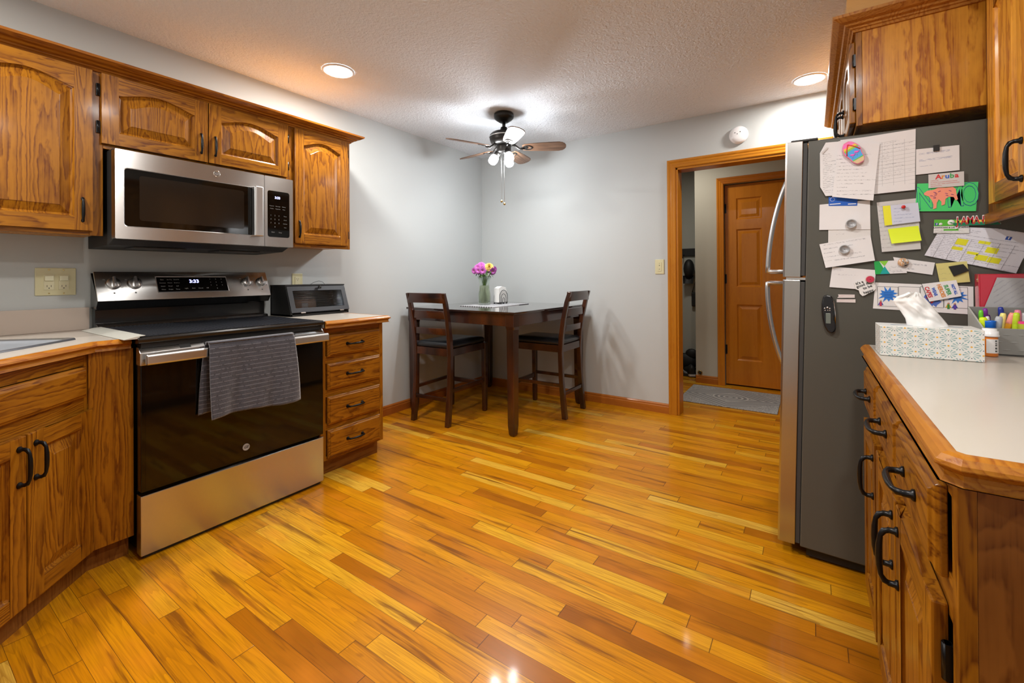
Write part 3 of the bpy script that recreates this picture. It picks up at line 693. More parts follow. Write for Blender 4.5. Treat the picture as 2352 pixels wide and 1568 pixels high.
# towel over the oven bar
def towel():
    t = thing('towel', 'charcoal grey hand towel draped over the oven door handle', 'towel', (RX+.05, .99, .80))
    def sheet(y0, y1, yb0, yb1, ztop, zb0, zb1, xt, side):
        NU, NV = 56, 40; vs = []; fs_ = []
        for j in range(NV+1):
            tj = j/NV
            for i in range(NU+1):
                ti = i/NU
                y = (y0+(y1-y0)*ti)*(1-tj) + (yb0+(yb1-yb0)*ti)*tj
                y += .006*math.sin(tj*3.1)*(1 if ti > .5 else -1)*abs(ti-.5)
                zb = zb0+(zb1-zb0)*ti + .010*math.sin(ti*5.2) - .006*math.sin(ti*2.6)
                z = ztop+(zb-ztop)*tj
                fold = .006*math.sin(ti*15+1.5*tj)*tj + .006*math.sin(ti*7.3+2)*tj**.7 + .0025*math.sin(ti*31+tj*4)*tj
                rib = .0007*(1 if (j % 3) == 0 else 0)
                top = max(0, 1-tj*NV/3.)
                x = xt + fold*side - .012*top*top*side + rib + (.010*tj if side > 0 else 0)
                vs.append((x, y, z))
        for j in range(NV):
            for i in range(NU):
                a = j*(NU+1)+i; fs_.append((a, a+1, a+NU+2, a+NU+1))
        b = MB(); b.add(vs, fs_, 0, True); return b
    m_, tt, pp = nodes('towel_cloth'); pp.inputs['Roughness'].default_value = .95; pp.inputs['Sheen Weight'].default_value = .6
    pp.inputs['Specular IOR Level'].default_value = .1
    c = N(tt, 'ShaderNodeTexCoord'); sp = N(tt, 'ShaderNodeSeparateXYZ'); tt.links.new(c.outputs['Object'], sp.inputs[0])
    ln = MA(tt, 'GREATER_THAN', MA(tt, 'FRACT', MA(tt, 'MULTIPLY', MA(tt, 'ADD', sp.outputs[2], MA(tt, 'MULTIPLY', sp.outputs[1], .0)), 56)), .87)
    nz = noise(tt, vecmap(tt, (60, 60, 60), rand=False), 1, 3, .6)
    nz2 = noise(tt, vecmap(tt, (260, 260, 260), rand=False), 1, 2, .6)
    col = MIX(tt, MA(tt, 'MULTIPLY', ln, MA(tt, 'GREATER_THAN', nz, .42)), MIX(tt, nz, (.030, .030, .038), (.075, .074, .090)), (.15, .15, .17))
    tt.links.new(col, pp.inputs['Base Color'])
    bb = N(tt, 'ShaderNodeBump'); bb.inputs['Strength'].default_value = .8; bb.inputs['Distance'].default_value = .002
    tt.links.new(nz2, bb.inputs['Height']); tt.links.new(bb.outputs[0], pp.inputs['Normal'])
    fr_ = sheet(.812, 1.172, .812, 1.198, .804, .490, .498, RX+.0565, 1); o = fr_.build('front_layer', m_, t, solid=.004)
    bk = sheet(.808, 1.168, .786, 1.13, .804, .506, .53, RX+.022, -1); bk.build('back_layer', m_, t, solid=.004)
    b = MB(); rings = []
    for k in range(7):
        a = PI*k/6; rings.append([(RX+.0395-.0170*math.cos(a), y, .8025+.006*math.sin(a)) for y in [.810+.360*q/20 for q in range(21)]])
    b.loft(rings, False, smooth=True); b.build('fold', m_, t, solid=.004)
towel()

# ------------------------------------------------------------------ drawer base cabinet right of the range
BX = -2.159
dc = thing('drawer_cabinet', 'oak base cabinet with four drawers, right of the range', 'cabinet', (-2.45, 1.575, 0))
b = MB(); b.box(XW+.002, BX-.018, 1.366, 1.783, .092, .806); b.build('carcass', PANEL_LIT, dc)
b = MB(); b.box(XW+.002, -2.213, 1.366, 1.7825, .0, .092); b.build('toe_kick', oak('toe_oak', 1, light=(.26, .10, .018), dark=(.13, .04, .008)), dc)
bars('stile', [(BX-.019, BX, 1.366, 1.402, .092, .806), (BX-.019, BX, 1.755, 1.7832, .092, .806)], OZ, dc)
bars('rail', [(BX-.019, BX-.0004, 1.402, 1.755, z0, z1) for z0, z1 in ((.764, .806), (.61, .65), (.43, .47), (.252, .29), (.092, .112))], OY, dc)
for z0, z1 in ((.645, .765), (.467, .611), (.281, .433), (.103, .255)):
    fd = FR((BX, 1.407, z0), (0, 1, 0), (1, 0, 0))
    o = slab_front('drawer', fd, .348, z1-z0, dc); pull('handle', FR((BX+.019, 1.407, z0), (0, 1, 0), (1, 0, 0)), (.165, (z1-z0)*.51), False, o)
# worktop right of the range: laminate with wood nosing
WOODY = oak('nosing_y', 1, light=(.44, .17, .015), dark=(.24, .07, .006)); WOODX = oak('nosing_x', 0, light=(.46, .17, .015), dark=(.24, .07, .006))
NP = [(0, -.038), (-.006, -.038), (-.0085, -.030), (-.0085, -.024), (-.002, -.018), (.002, -.016), (.0, -.010), (-.006, -.003), (-.012, 0), (-.022, .0), (-.022, -.038)]
def nosing(b, pts, z=CT, close=False):
    """wood edge following plan points; pts are the outer edge with outward offsets handled by mitre"""
    rings = []; n = len(pts)
    for i, p in enumerate(pts):
        p = Vector(p); prv = Vector(pts[i-1]) if i else None; nx = Vector(pts[i+1]) if i < n-1 else None
        d1 = (p-prv).normalized() if prv is not None else None; d2 = (nx-p).normalized() if nx is not None else None
        nrm = lambda d: Vector((d.y, -d.x))
        if d1 is None: mv = nrm(d2)
        elif d2 is None: mv = nrm(d1)
        else:
            a, c = nrm(d1), nrm(d2); mv = (a+c); mv = mv/mv.dot(a)
        rings.append([(p.x+mv.x*o, p.y+mv.y*o, z+h) for o, h in NP])
    b.loft(rings, True, True, True)
wt = thing('worktop', 'short almond laminate worktop with oak edge under the bread box', 'worktop', (-2.45, 1.58, CT-.038))
b = MB(); b.box(XW+.001, BX+.052, 1.366, 1.774, CT-.036, CT-.0004); b.build('laminate', LAM, wt)

# outward side: path runs wall -> front corner -> range, keep nosing outside
b2 = MB(); nosing(b2, [(-2.092, 1.366), (-2.092, 1.789), (XW+.001, 1.789)]); b2.build('edge', WOODY, wt, bevel=.001, ang=50)

# ------------------------------------------------------------------ sink corner
DG = lambda k, t: (.70711*(k+t), .70711*(k-t))
K0 = -1.177
sc = thing('corner_cabinet', 'diagonal oak sink base cabinet with false drawer and two doors, left of the range', 'cabinet', (-2.4, -.2, 0))
def kpt(k, x): return (x, (k/.70711)-x)
kb = -1.209
A = (-2.172, kb/.70711+2.172); Bp = DG(kb, -1.325)
b = MB(); poly = [(XW+.002, .593), (-2.175, .593), (A[0]-.003, A[1]-.004), (Bp[0]-.002, Bp[1]-.006), (-1.25, Bp[1]-.006), (-1.25, YB+.002), (XW+.002, YB+.002)]
b.prism(poly, lambda u, v, w: (u, v, w), .088, .62); b.build('carcass', PANEL_LIT, sc)
b = MB(); tp = [(XW+.002, .590), (-2.213, .590), (-2.213, .470), DG(-1.237-.001, -1.36), (-1.25, DG(-1.237, -1.36)[1]), (-1.25, YB+.002), (XW+.002, YB+.002)]
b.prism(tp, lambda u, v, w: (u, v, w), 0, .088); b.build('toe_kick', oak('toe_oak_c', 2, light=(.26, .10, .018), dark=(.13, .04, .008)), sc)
b = MB(); b.box(-2.190, -2.168, A[1]+.004, .595, .085, .806); b.build('filler_panel', OZ, sc, bevel=.001)
u_ = Vector((-.70711, .70711, 0)); nn = Vector((.70711, .70711, 0))
def fdg(t, z, k=kb):          # frame on the diagonal face; u runs to the right as seen (decreasing t)
    x, y = DG(k, t); return FR((x, y, z), u_, nn)
fa = fdg(-1.325, 0)
W_d = 1.885-1.325
for a_, c_ in ((0, .010), (W_d-.035, W_d-.002)):
    b = MB(); b.prism([(a_, .085), (c_, .085), (c_, .806), (a_, .806)], fa, -.018, .0); b.build('stile', OZ, sc)
DIAGR = oak_dir('rail_diagonal', (.70711, -.70711, 0))
for z0, z1 in ((.762, .806), (.598, .652), (.085, .10)):
    b = MB(); b.prism([(.010, z0), (W_d-.035, z0), (W_d-.035, z1), (.010, z1)], fa, -.018, -.0005); b.build('rail', DIAGR, sc)
slab_front('false_drawer', fdg(-1.325, .650), .522, .110, sc, [DIAGR])
f_ = fdg(-1.600, .086); d = raised_door('door', f_, .264, .516, sc, mats=[OZ, DIAGR]); pull('handle', FR(f_(0, 0, .019), u_, nn), (.026, .428), True, d, L=.128)
hinge(f_, .276, .452, d, .046); hinge(f_, .282, .080, d, .046)
f_ = fdg(-1.330, .086); d = raised_door('door', f_, .264, .516, sc, mats=[OZ, DIAGR]); pull('handle', FR(f_(0, 0, .019), u_, nn), (.238, .428), True, d, L=.128)
# worktop with sink cut-out
wt = thing('worktop', 'almond laminate corner worktop with oak edge around the steel sink', 'worktop', (-2.4, -.1, CT-.038))
k1 = K0-.014
k1 = K0-.012; y3 = DG(K0, -1.33)[1]-.012
e1 = (-2.162, .586); e2 = (-2.162, k1/.70711+2.162); e3 = (k1/.70711-y3, y3)
outer = [(XW+.001, .586), e1, e2, e3, (-1.20, e3[1]), (-1.20, YB+.001), (XW+.001, YB+.001)]
SK0, SK1, ST0, ST1 = -1.302, -1.80, -1.975, -1.215
hole = [DG(SK0-.012, ST0+.012), DG(SK0-.012, ST1-.012), DG(SK1+.012, ST1-.012), DG(SK1+.012, ST0+.012)]
tri = tessellate_polygon([[Vector((*p, 0)) for p in outer], [Vector((*p, 0)) for p in hole]])
CL = CT-.0004; vs = [(*p, CL) for p in outer+hole]
b = MB(); b.add(vs, [tuple(t) for t in tri])
b.add([(*p, CT-.036) for p in outer+hole], [tuple(t) for t in tri])
for loop in (outer, hole):
    n = len(loop)
    for i in range(n):
        p, q = loop[i], loop[(i+1) % n]; b.add([(*p, CT-.036), (*q, CT-.036), (*q, CL), (*p, CL)], [(0, 1, 2, 3)])
b.build('laminate', LAM, wt)
q1 = (-2.150, .586); q2 = (-2.150, K0/.70711+2.150); q3 = DG(K0, -1.33)
b = MB(); nosing(b, [(-1.20, q3[1]), q3, q2, q1]); b.build('edge', oak_dir('nosing_diag', (.70711, -.70711, 0), light=(.46, .175, .015), dark=(.25, .07, .006)), wt, bevel=.001, ang=50)
b = MB(); b.box(XW+.0005, XW+.019, YB+.02, .592, CT, .944); b.box(XW+.02, -1.20, YB+.0005, YB+.019, CT, .944)
solo(b.build('backsplash', SPLASH, bevel=.001), 'low almond laminate backsplash board against the wall left of the range', 'backsplash')
# gap cover between worktop and range
b = MB(); b.prism([(.550, CT+.0006), (.5975, CT+.0006), (.5975, .8530), (.615, .8545), (.615, .8565), (.590, .8550), (.550, .0025+CT)], lambda u, v, w: (w, u, v), -2.66, -2.107)
solo(b.build('gap_cover', mat('silicone', (.50, .50, .45), .3), bevel=.0006), 'translucent pale strip covering the gap between worktop and range', 'gap cover')
# sink
SINK = mat('sink_steel', (.52, .54, .60), .28, 1)
sk = thing('sink', 'stainless steel sink set diagonally in the corner worktop', 'sink', (*DG((SK0+SK1)/2, (ST0+ST1)/2), .66))
def rr(k0, k1_, t0, t1, r, z, n=4):
    pts = []
    for ck, ct, a0 in ((k0-r, t1-r, 0), (k1_+r, t1-r, PI/2), (k1_+r, t0+r, PI), (k0-r, t0+r, 1.5*PI)):
        for q in range(n+1): a = a0+PI/2*q/n; pts.append((*DG(ck+r*math.cos(a), ct+r*math.sin(a)), z))
    return pts
b = MB(); b.loft([rr(SK0, SK1, ST0, ST1, .03, CT+.0005), rr(SK0-.002, SK1+.002, ST0+.002, ST1-.002, .03, CT+.006), rr(SK0-.012, SK1+.012, ST0+.012, ST1-.012, .03, CT+.005),
                  rr(SK0-.020, SK1+.06, ST0+.022, ST1-.022, .035, CT+.002)], True, smooth=True); b.build('rim', SINK, sk)
tm = (ST0+ST1)/2
for t0, t1 in ((ST0+.022, tm-.012), (tm+.012, ST1-.022)):
    b = MB(); b.loft([rr(SK0-.020, SK1+.06, t0, t1, .035, CT+.002), rr(SK0-.026, SK1+.066, t0+.006, t1-.006, .04, CT-.01), rr(SK0-.034, SK1+.074, t0+.014, t1-.014, .05, CT-.165),
                      rr(SK0-.060, SK1+.10, t0+.04, t1-.04, .05, CT-.18)], True, False, True, smooth=True); b.build('bowl', SINK, sk)
bb_ = [(*DG(SK0-.02, tm-.012), CT+.002), (*DG(SK0-.02, tm+.012), CT+.002), (*DG(SK1+.06, tm+.012), CT+.002), (*DG(SK1+.06, tm-.012), CT+.002)]
b = MB(); b.add(bb_, [(0, 1, 2, 3)]); b.build('divider', SINK, sk)

# outlets on the left wall
def receptacle(y, z, t):
    b = MB(); b.box(XW+.0055, XW+.0085, y-.0165, y+.0165, z-.0335, z+.0335); o = b.build('receptacle', mat('almond_light', (.66, .62, .42), .3), t, bevel=.001)
    for dz in (-.019, .019):
        b = MB(); b.box(XW+.0085, XW+.0089, y-.007, y-.0055, dz+z-.002, dz+z+.006); b.box(XW+.0085, XW+.0089, y+.0055, y+.007, dz+z-.002, dz+z+.006)
        b.lathe([(.0022, 0), (.0022, .0004)], (XW+.0085, y, z+dz-.007), axis='x', n=10, cap1=True); b.build('slots', INKD, o)
    return o
t_ = thing('outlet_plate', 'wide almond double outlet plate on the wall above the left worktop', 'outlet', (XW, .487, 1.062))
b = MB(); b.box(XW+.0005, XW+.006, .423, .551, 1.002, 1.122); b.build('plate', ALMOND, t_, bevel=.0025)
for y in (.465, .511):
    receptacle(y, 1.060, t_)
    b = MB(); b.box(XW+.0088, XW+.016, y-.014, y+.014, 1.066, 1.088); b.build('night_light', mat('almond_clear', (.72, .70, .50), .15), t_, bevel=.002)
    for dz in (.051, -.051):
        b = MB(); b.lathe([(.003, 0), (.002, .001)], (XW+.006, y, 1.062+dz), axis='x', n=10, cap1=True); b.build('screw', BRASS, t_)
t_ = thing('outlet_plate', 'narrow almond outlet plate on the wall behind the bread box', 'outlet', (XW, 1.587, 1.04))
b = MB(); b.box(XW+.0005, XW+.006, 1.552, 1.622, .985, 1.100); b.build('plate', ALMOND, t_, bevel=.0025); receptacle(1.587, 1.045, t_)

# bread box
bx = thing('bread_box', 'black bread box with slanted ribbed glass door on the short worktop', 'bread box', (-2.63, 1.61, CT))
Y0, Y1 = 1.415, 1.806
side = [(-2.742, CT+.001), (-2.520, CT+.001), (-2.520, CT+.022), (-2.575, 1.022), (-2.742, 1.022)]
for a_, c_ in ((Y0, Y0+.012), (Y1-.012, Y1)):
    b = MB(); b.prism([(u, v) for u, v in side], lambda u, v, w: (u, w, v), a_, c_); b.build('side', BLACKM, bx, bevel=.001)
b = MB(); b.box(-2.742, -2.570, Y0-.004, Y1+.004, 1.022, 1.030); b.box(-2.742, -2.732, Y0, Y1, CT+.001, 1.022); b.box(-2.742, -2.52, Y0, Y1, CT+.001, CT+.012); b.build('case', BLACKM, bx, bevel=.001)
Pb, Pt = Vector((-2.519, 0, CT+.020)), Vector((-2.574, 0, 1.018)); sb = (Pt-Pb).normalized(); wb = Vector((sb.z, 0, -sb.x))
fb = lambda u, v, w: tuple(Pb+sb*v+Vector((0, u, 0))+wb*w)
LB = (Pt-Pb).length
b = MB(); ya, yb = Y0+.002, Y1-.002; BBF = mat('bread_box_paint', (.030, .031, .036), .45)
for r_ in ([(ya, 0), (yb, 0), (yb, .026), (ya, .026)], [(ya, LB-.028), (yb, LB-.028), (yb, LB), (ya, LB)], [(ya, .026), (ya+.030, .026), (ya+.030, LB-.028), (ya, LB-.028)], [(yb-.030, .026), (yb, .026), (yb, LB-.028), (yb-.030, LB-.028)]):
    b.prism(r_, fb, 0, .010)
dd = b.build('door_frame', BBF, bx, bevel=.001)
m_, tt, pp = nodes('ribbed_glass'); pp.inputs['Base Color'].default_value = (.9, .9, .9, 1); pp.inputs['Roughness'].default_value = .08
pp.inputs['Transmission Weight'].default_value = 1; pp.inputs['IOR'].default_value = 1.35
b = MB(); n_ = 10
rows_ = []
for k in range(n_*6+1):
    v = .026+(LB-.054)*k/(n_*6); rows_.append([fb(ya+.030, v, .004+(.0042*abs(math.sin(PI*k/6)))), fb(yb-.030, v, .004+(.0042*abs(math.sin(PI*k/6))))])
b.loft(rows_, False, smooth=True); b.build('ribbed_pane', m_, dd)
b = MB(); b.lathe([(.004, .0), (.004, .008), (.010, .012), (.011, .018), (.006, .022), (.001, .0225)], fb(1.617, LB-.013, .010), n=18, dirv=wb); b.build('knob', BLACK, dd)
for y in (1.487, 1.748):
    b = MB(); b.prism([(y-.014, -.006), (y+.014, -.006), (y+.014, .001), (y-.014, .001)], fb, .009, .0115); b.build('hinge', CHROME, dd)
bl = thing('bread_loaf', 'bagged loaf of bread seen through the bread box glass', 'bread', (-2.63, 1.53, CT+.0125))
b = MB(); b.box(-2.69, -2.575, 1.455, 1.610, CT+.0125, CT+.098); b.build('crust', mat('bread_bag', (.42, .20, .10), .4), bl, bevel=.02, seg=4)
b = MB(); b.box(-2.6915, -2.5735, 1.50, 1.555, CT+.03, CT+.08); b.build('bag_print', mat('bag_print', (.55, .42, .36), .35), bl, bevel=.01)
cu = MB(); cu.tube([(-2.63, 1.606, 1.030), (-2.63, 1.63, 1.043), (-2.63, 1.665, 1.052), (-2.63, 1.69, 1.045), (-2.63, 1.706, 1.030)], .0012, 6)
solo(cu.build('twist_wire', BLACKM), 'thin black wire arching over the top of the bread box', 'wire')
# ------------------------------------------------------------------ counter-height table
TZ = .834
tr_ = math.radians(-2.2); TPX, TPY = -1.628, 2.424; TS, TD = 1.07, 1.03
tb = thing('dining_table', 'square espresso counter-height table in the corner of the room', 'table', (TPX, TPY, 0), rot=(0, 0, tr_), local=True)
# local: near corner at the origin, table extends to -x and +y
b = MB(); b.box(-TS, 0, 0, TD, TZ-.016, TZ); b.build('tabletop', TABLETOP, tb, bevel=.004)
ap = [('x', -TS+.035, -.035, .018, .036), ('x', -TS+.035, -.035, TD-.036, TD-.018)]
for _, x0, x1, y0, y1 in ap:
    b = MB(); b.box(x0, x1, y0, y1, TZ-.098, TZ-.016); b.build('apron', MAHOG, tb, bevel=.002)
for x0, x1 in ((-TS+.018, -TS+.036), (-.036, -.018)):
    b = MB(); b.box(x0, x1, .035, TD-.035, TZ-.098, TZ-.016); b.build('apron', MAHOG, tb, bevel=.002)
def sq(cx, cy_, h, z, cut=.25):
    c = h*(1-cut); return [(cx-c, cy_-h, z), (cx+c, cy_-h, z), (cx+h, cy_-c, z), (cx+h, cy_+c, z), (cx+c, cy_+h, z), (cx-c, cy_+h, z), (cx-h, cy_+c, z), (cx-h, cy_-c, z)]
for cx, cy_ in ((-.045, .045), (-TS+.045, .045), (-.045, TD-.045), (-TS+.045, TD-.045)):
    b = MB(); b.loft([sq(cx, cy_, .016, 0, .3), sq(cx, cy_, .024, .012, .3), sq(cx, cy_, .0285, .07, .2), sq(cx, cy_, .029, .35, .12), sq(cx, cy_, .031, TZ-.12, .08), sq(cx, cy_, .035, TZ-.10, .08), sq(cx, cy_, .035, TZ-.0165, .08)], True, True, True)
    b.build('leg', MAHOG, tb, bevel=.002, ang=30)
# ------------------------------------------------------------------ chairs
def make_chair(label, loc, rz):
    t = thing('dining_chair', label, 'chair', loc, 'counter-height ladder-back chairs', (0, 0, rz), True)
    W2, D0, D1 = .163, -.23, .225
    def post(px, sx_):
        prof = [(0, 0, .019), (.10, .010, .019), (.30, .026, .018), (.50, .032, .018), (.62, .024, .018), (.75, .004, .017), (.88, -.026, .0165), (.955, -.050, .014)]
        rings = []
        for z, y, h in prof:
            yy = D0+y; spl = .006*(z > .6)*(z-.6)*3*sx_
            rings.append([(px+spl-h*.9, yy-h, z), (px+spl+h*.9, yy-h, z), (px+spl+h*.9, yy+h, z), (px+spl-h*.9, yy+h, z)])
        b = MB(); b.loft(rings, True, True, True, 0, False); return b
    for sx_ in (-1, 1): post(W2*sx_, sx_).build('back_leg', MAHOG, t, bevel=.004)
    for sx_ in (-1, 1):
        b = MB(); px = W2*sx_*1.03; b.loft([[(px-h, D1-h, z), (px+h, D1-h, z), (px+h, D1+h, z), (px-h, D1+h, z)] for z, h in ((0, .014), (.02, .0165), (.48, .0195), (.548, .0195))], True, True, True); b.build('front_leg', MAHOG, t, bevel=.004)
    def slat(z0, z1, y, name, bow=.016, ext=0, th=.015):
        b = MB(); rings = []
        for i in range(13):
            u = -1+2*i/12; x = u*(W2-.010+ext); yy = y-bow*(1-u*u)
            rings.append([(x, yy-th/2, z0+.004*(1-u*u)), (x, yy+th/2, z0+.004*(1-u*u)), (x, yy+th/2-.004, z1), (x, yy-th/2-.004, z1)])
        b.loft(rings, True, True, True, 0, True); b.build(name, MAHOG, t, bevel=.002)
    slat(.883, .957, D0-.038, 'top_rail', ext=.026, th=.022)
    slat(.768, .828, D0-.004, 'slat'); slat(.650, .700, D0+.016, 'slat')
    ys = D0+.030
    for bx_ in ((-W2+.015, W2-.015, ys-.012, ys+.012, .498, .552), (-W2+.015, W2-.015, D1-.010, D1+.010, .498, .552)):
        b = MB(); b.box(*bx_); b.build('seat_rail', MAHOG, t, bevel=.002)
    for sx_ in (-1, 1):
        b = MB(); x = W2*sx_*1.01; b.box(x-.011, x+.011, ys, D1-.015, .498, .552); b.build('seat_rail', MAHOG, t, bevel=.002)
    b = MB(); rings = []
    def cush(k, z):
        w2 = W2+.010-k; pts = rrect(-w2, w2, ys-.008+k, D1+.018-k, .03, 4); return [(p[0], p[1], z) for p in pts]
    b.loft([cush(.004, .5525), cush(-.002, .566), cush(.001, .580), cush(.012, .591), cush(.04, .597), cush(.10, .600)], True, True, True, 0, True)
    b.build('seat_cushion', LEATHER, t)
    for sx_ in (-1, 1):
        b = MB(); x = W2*sx_*1.0; b.box(x-.009, x+.009, D0+.028, D1-.016, .236, .262); b.build('side_stretcher', MAHOG, t, bevel=.003)
    b = MB(); b.box(-W2+.014, W2-.014, D0+.004, D0+.022, .172, .200); b.build('stretcher', MAHOG, t, bevel=.003)
    b = MB(); b.box(-W2+.014, W2-.014, D1-.010, D1+.010, .205, .240); b.build('stretcher', MAHOG, t, bevel=.003)
    return t
ch1 = make_chair('ladder-back chair with black cushion pushed under the table side nearest the bread box', (-2.332, 2.580, 0), math.radians(3.0))
def dup(o, loc, rz, label):
    r = o.copy(); C.objects.link(r); r.location = loc; r.rotation_euler = (0, 0, rz); r['label'] = label
    for ch in o.children:
        c = ch.copy(); C.objects.link(c); c.parent = r
    return r
dup(ch1, (-1.770, 3.128, 0), math.radians(90.6), 'ladder-back chair with black cushion on the table side facing the doorway')
# ------------------------------------------------------------------ on the table
def runner_mat():
    m, t, p = nodes('striped_placemat'); c = N(t, 'ShaderNodeTexCoord'); sp = N(t, 'ShaderNodeSeparateXYZ'); t.links.new(c.outputs['Object'], sp.inputs[0])
    s_ = MA(t, 'GREATER_THAN', MA(t, 'SINE', MA(t, 'MULTIPLY', MA(t, 'ADD', sp.outputs[0], MA(t, 'MULTIPLY', sp.outputs[1], -.05)), 260)), .1)
    t.links.new(MIX(t, s_, (.10, .10, .105), (.62, .62, .64)), p.inputs['Base Color']); p.inputs['Roughness'].default_value = .85; return m
b = MB(); b.prism([(-2.375, 2.745), (-2.03, 2.735), (-2.02, 3.24), (-2.365, 3.25)], lambda u, v, w: (u, v, w), TZ+.0005, TZ+.0045)
solo(b.build('placemat', runner_mat(), bevel=.001), 'grey and white striped placemat under the vase', 'placemat')
VX, VY, VZ = -2.268, 2.938, TZ+.005
m_, tt, pp = nodes('vase_glass'); pp.inputs['Base Color'].default_value = (.93, .97, .93, 1); pp.inputs['Roughness'].default_value = .03
pp.inputs['Transmission Weight'].default_value = 1; pp.inputs['IOR'].default_value = 1.3
tr2 = N(tt, 'ShaderNodeBsdfTransparent'); mx = N(tt, 'ShaderNodeMixShader'); tr2.inputs[0].default_value = (.95, .98, .95, 1); mx.inputs[0].default_value = .45
tt.links.new(tr2.outputs[0], mx.inputs[1]); tt.links.new(pp.outputs[0], mx.inputs[2]); tt.links.new(mx.outputs[0], tt.nodes['Material Output'].inputs[0])
vase = thing('vase', 'clear greenish glass vase holding the cut flowers on the table', 'vase', (VX, VY, VZ))
b = MB(); vp = [(.001, 0), (.046, 0), (.0505, .006), (.052, .05), (.051, .09), (.044, .13), (.0415, .165), (.046, .20), (.0575, .232), (.0590, .236), (.056, .2345), (.044, .20), (.0385, .165), (.041, .13), (.0475, .09), (.048, .05), (.046, .014), (.001, .012)]
b.lathe(vp, (VX, VY, VZ), n=40); b.build('glass', m_, vase)
m2, t2, p2 = nodes('murky_water'); p2.inputs['Base Color'].default_value = (.72, .76, .60, 1); p2.inputs['Roughness'].default_value = .1
tr3 = N(t2, 'ShaderNodeBsdfTransparent'); tr3.inputs[0].default_value = (.93, .95, .84, 1); mx2 = N(t2, 'ShaderNodeMixShader'); mx2.inputs[0].default_value = .38
t2.links.new(tr3.outputs[0], mx2.inputs[1]); t2.links.new(p2.outputs[0], mx2.inputs[2]); t2.links.new(mx2.outputs[0], t2.nodes['Material Output'].inputs[0])
b = MB(); b.lathe([(.001, .013), (.0450, .015), (.0470, .05), (.0465, .09), (.040, .13), (.0378, .160), (.001, .160)], (VX, VY, VZ), n=32); b.build('water', m2, vase)
STEM = mat('stem_green', (.07, .13, .02), .5); LEAF = mat('leaf_green', (.045, .10, .018), .5); STEMD = mat('stem_dark', (.02, .04, .012), .5)
PINK = mat('petal_pink', (.55, .13, .50), .6); PINKD = mat('petal_mauve', (.32, .07, .30), .6); YEL = mat('petal_yellow', (.85, .62, .18), .6); PALE = mat('petal_pale', (.75, .62, .74), .6)
CEN = mat('flower_eye', (.45, .26, .05), .7)
rnd = random.Random(3)
def flower(p, r, dirv, mt, label, layers=3, ball=False, base=None, stemm=None):
    p = Vector(p); d = Vector(dirv).normalized(); a = Vector((0, 0, 1)) if abs(d.z) < .9 else Vector((1, 0, 0)); u = (a-d*a.dot(d)).normalized(); v = d.cross(u)
    t = thing('flower', label, 'flower', tuple(base or (VX, VY, VZ+.02)), group=None); b = MB()
    nl = 8 if ball else layers
    for L in range(nl):
        tilt = (.10+.20*L) if ball else (.05+.33*L); ln = r*(1-.04*L) if ball else r*(1-.16*L); n = 18 if ball else 15
        for k in range(n):
            an = 2*PI*k/n + L*.37 + rnd.uniform(-.06, .06); e = u*math.cos(an)+v*math.sin(an); f = d.cross(e)
            tl = tilt+rnd.uniform(-.08, .08); ax = e*math.cos(tl)+d*math.sin(tl); wd = ln*.15
            s0, s1, s2, s3 = p+ax*ln*.12, p+ax*ln*.55, p+ax*ln*.85, p+ax*ln*1.0
            up = d*math.cos(tl)-e*math.sin(tl)
            b.add([s0-f*wd*.4, s0+f*wd*.4, s1+f*wd+up*.0012, s1-f*wd+up*.0012, s2+f*wd*.95, s2-f*wd*.95, s3+f*wd*.3-up*.001, s3-f*wd*.3-up*.001], [(0, 1, 2, 3), (3, 2, 4, 5), (5, 4, 6, 7)], 0, True)
    b.build('petals', mt, t)
    if not ball:
        c = MB(); c.ball(p+d*.002, r*.17, 10); c.build('eye', CEN, t)
    s = MB(); bs = Vector((VX+(p.x-VX)*-.35, VY+(p.y-VY)*-.35, VZ+.025)); nk = Vector((VX+(p.x-VX)*.30, VY+(p.y-VY)*.30, VZ+.215))
    s.tube([bs, bs.lerp(nk, .5)+Vector((.002, 0, 0)), nk, nk.lerp(p, .55)+Vector((0, 0, .006)), p-d*.002], .0021, 6); s.build('stem', stemm or STEM, t)
    for q in (.3, .62):
        c = nk.lerp(p, q); l = MB(); e = (p-nk).cross(Vector((rnd.uniform(-1, 1), rnd.uniform(-1, 1), .3))).normalized(); g = Vector((0, 0, 1)).cross(e).normalized()
        ln = r*.9; l.add([c, c+e*ln*.35+g*ln*.2, c+e*ln*.8+g*ln*.12-Vector((0, 0, .004)), c+e*ln-Vector((0, 0, .010)), c+e*ln*.7-g*ln*.16, c+e*ln*.35-g*ln*.18], [(0, 1, 2, 3, 4, 5)]); l.build('leaf', LEAF, t, solid=.0008)
    return t
toC = Vector((2.3, -3.0, -.1)).normalized(); RV = Vector((R0.x, R0.y, 0))
def FP(px, pz, dep=0): return Vector((VX, VY, 0)) + RV*px + Vector((0, 0, pz)) + Vector((F0.x, F0.y, 0))*(-dep)
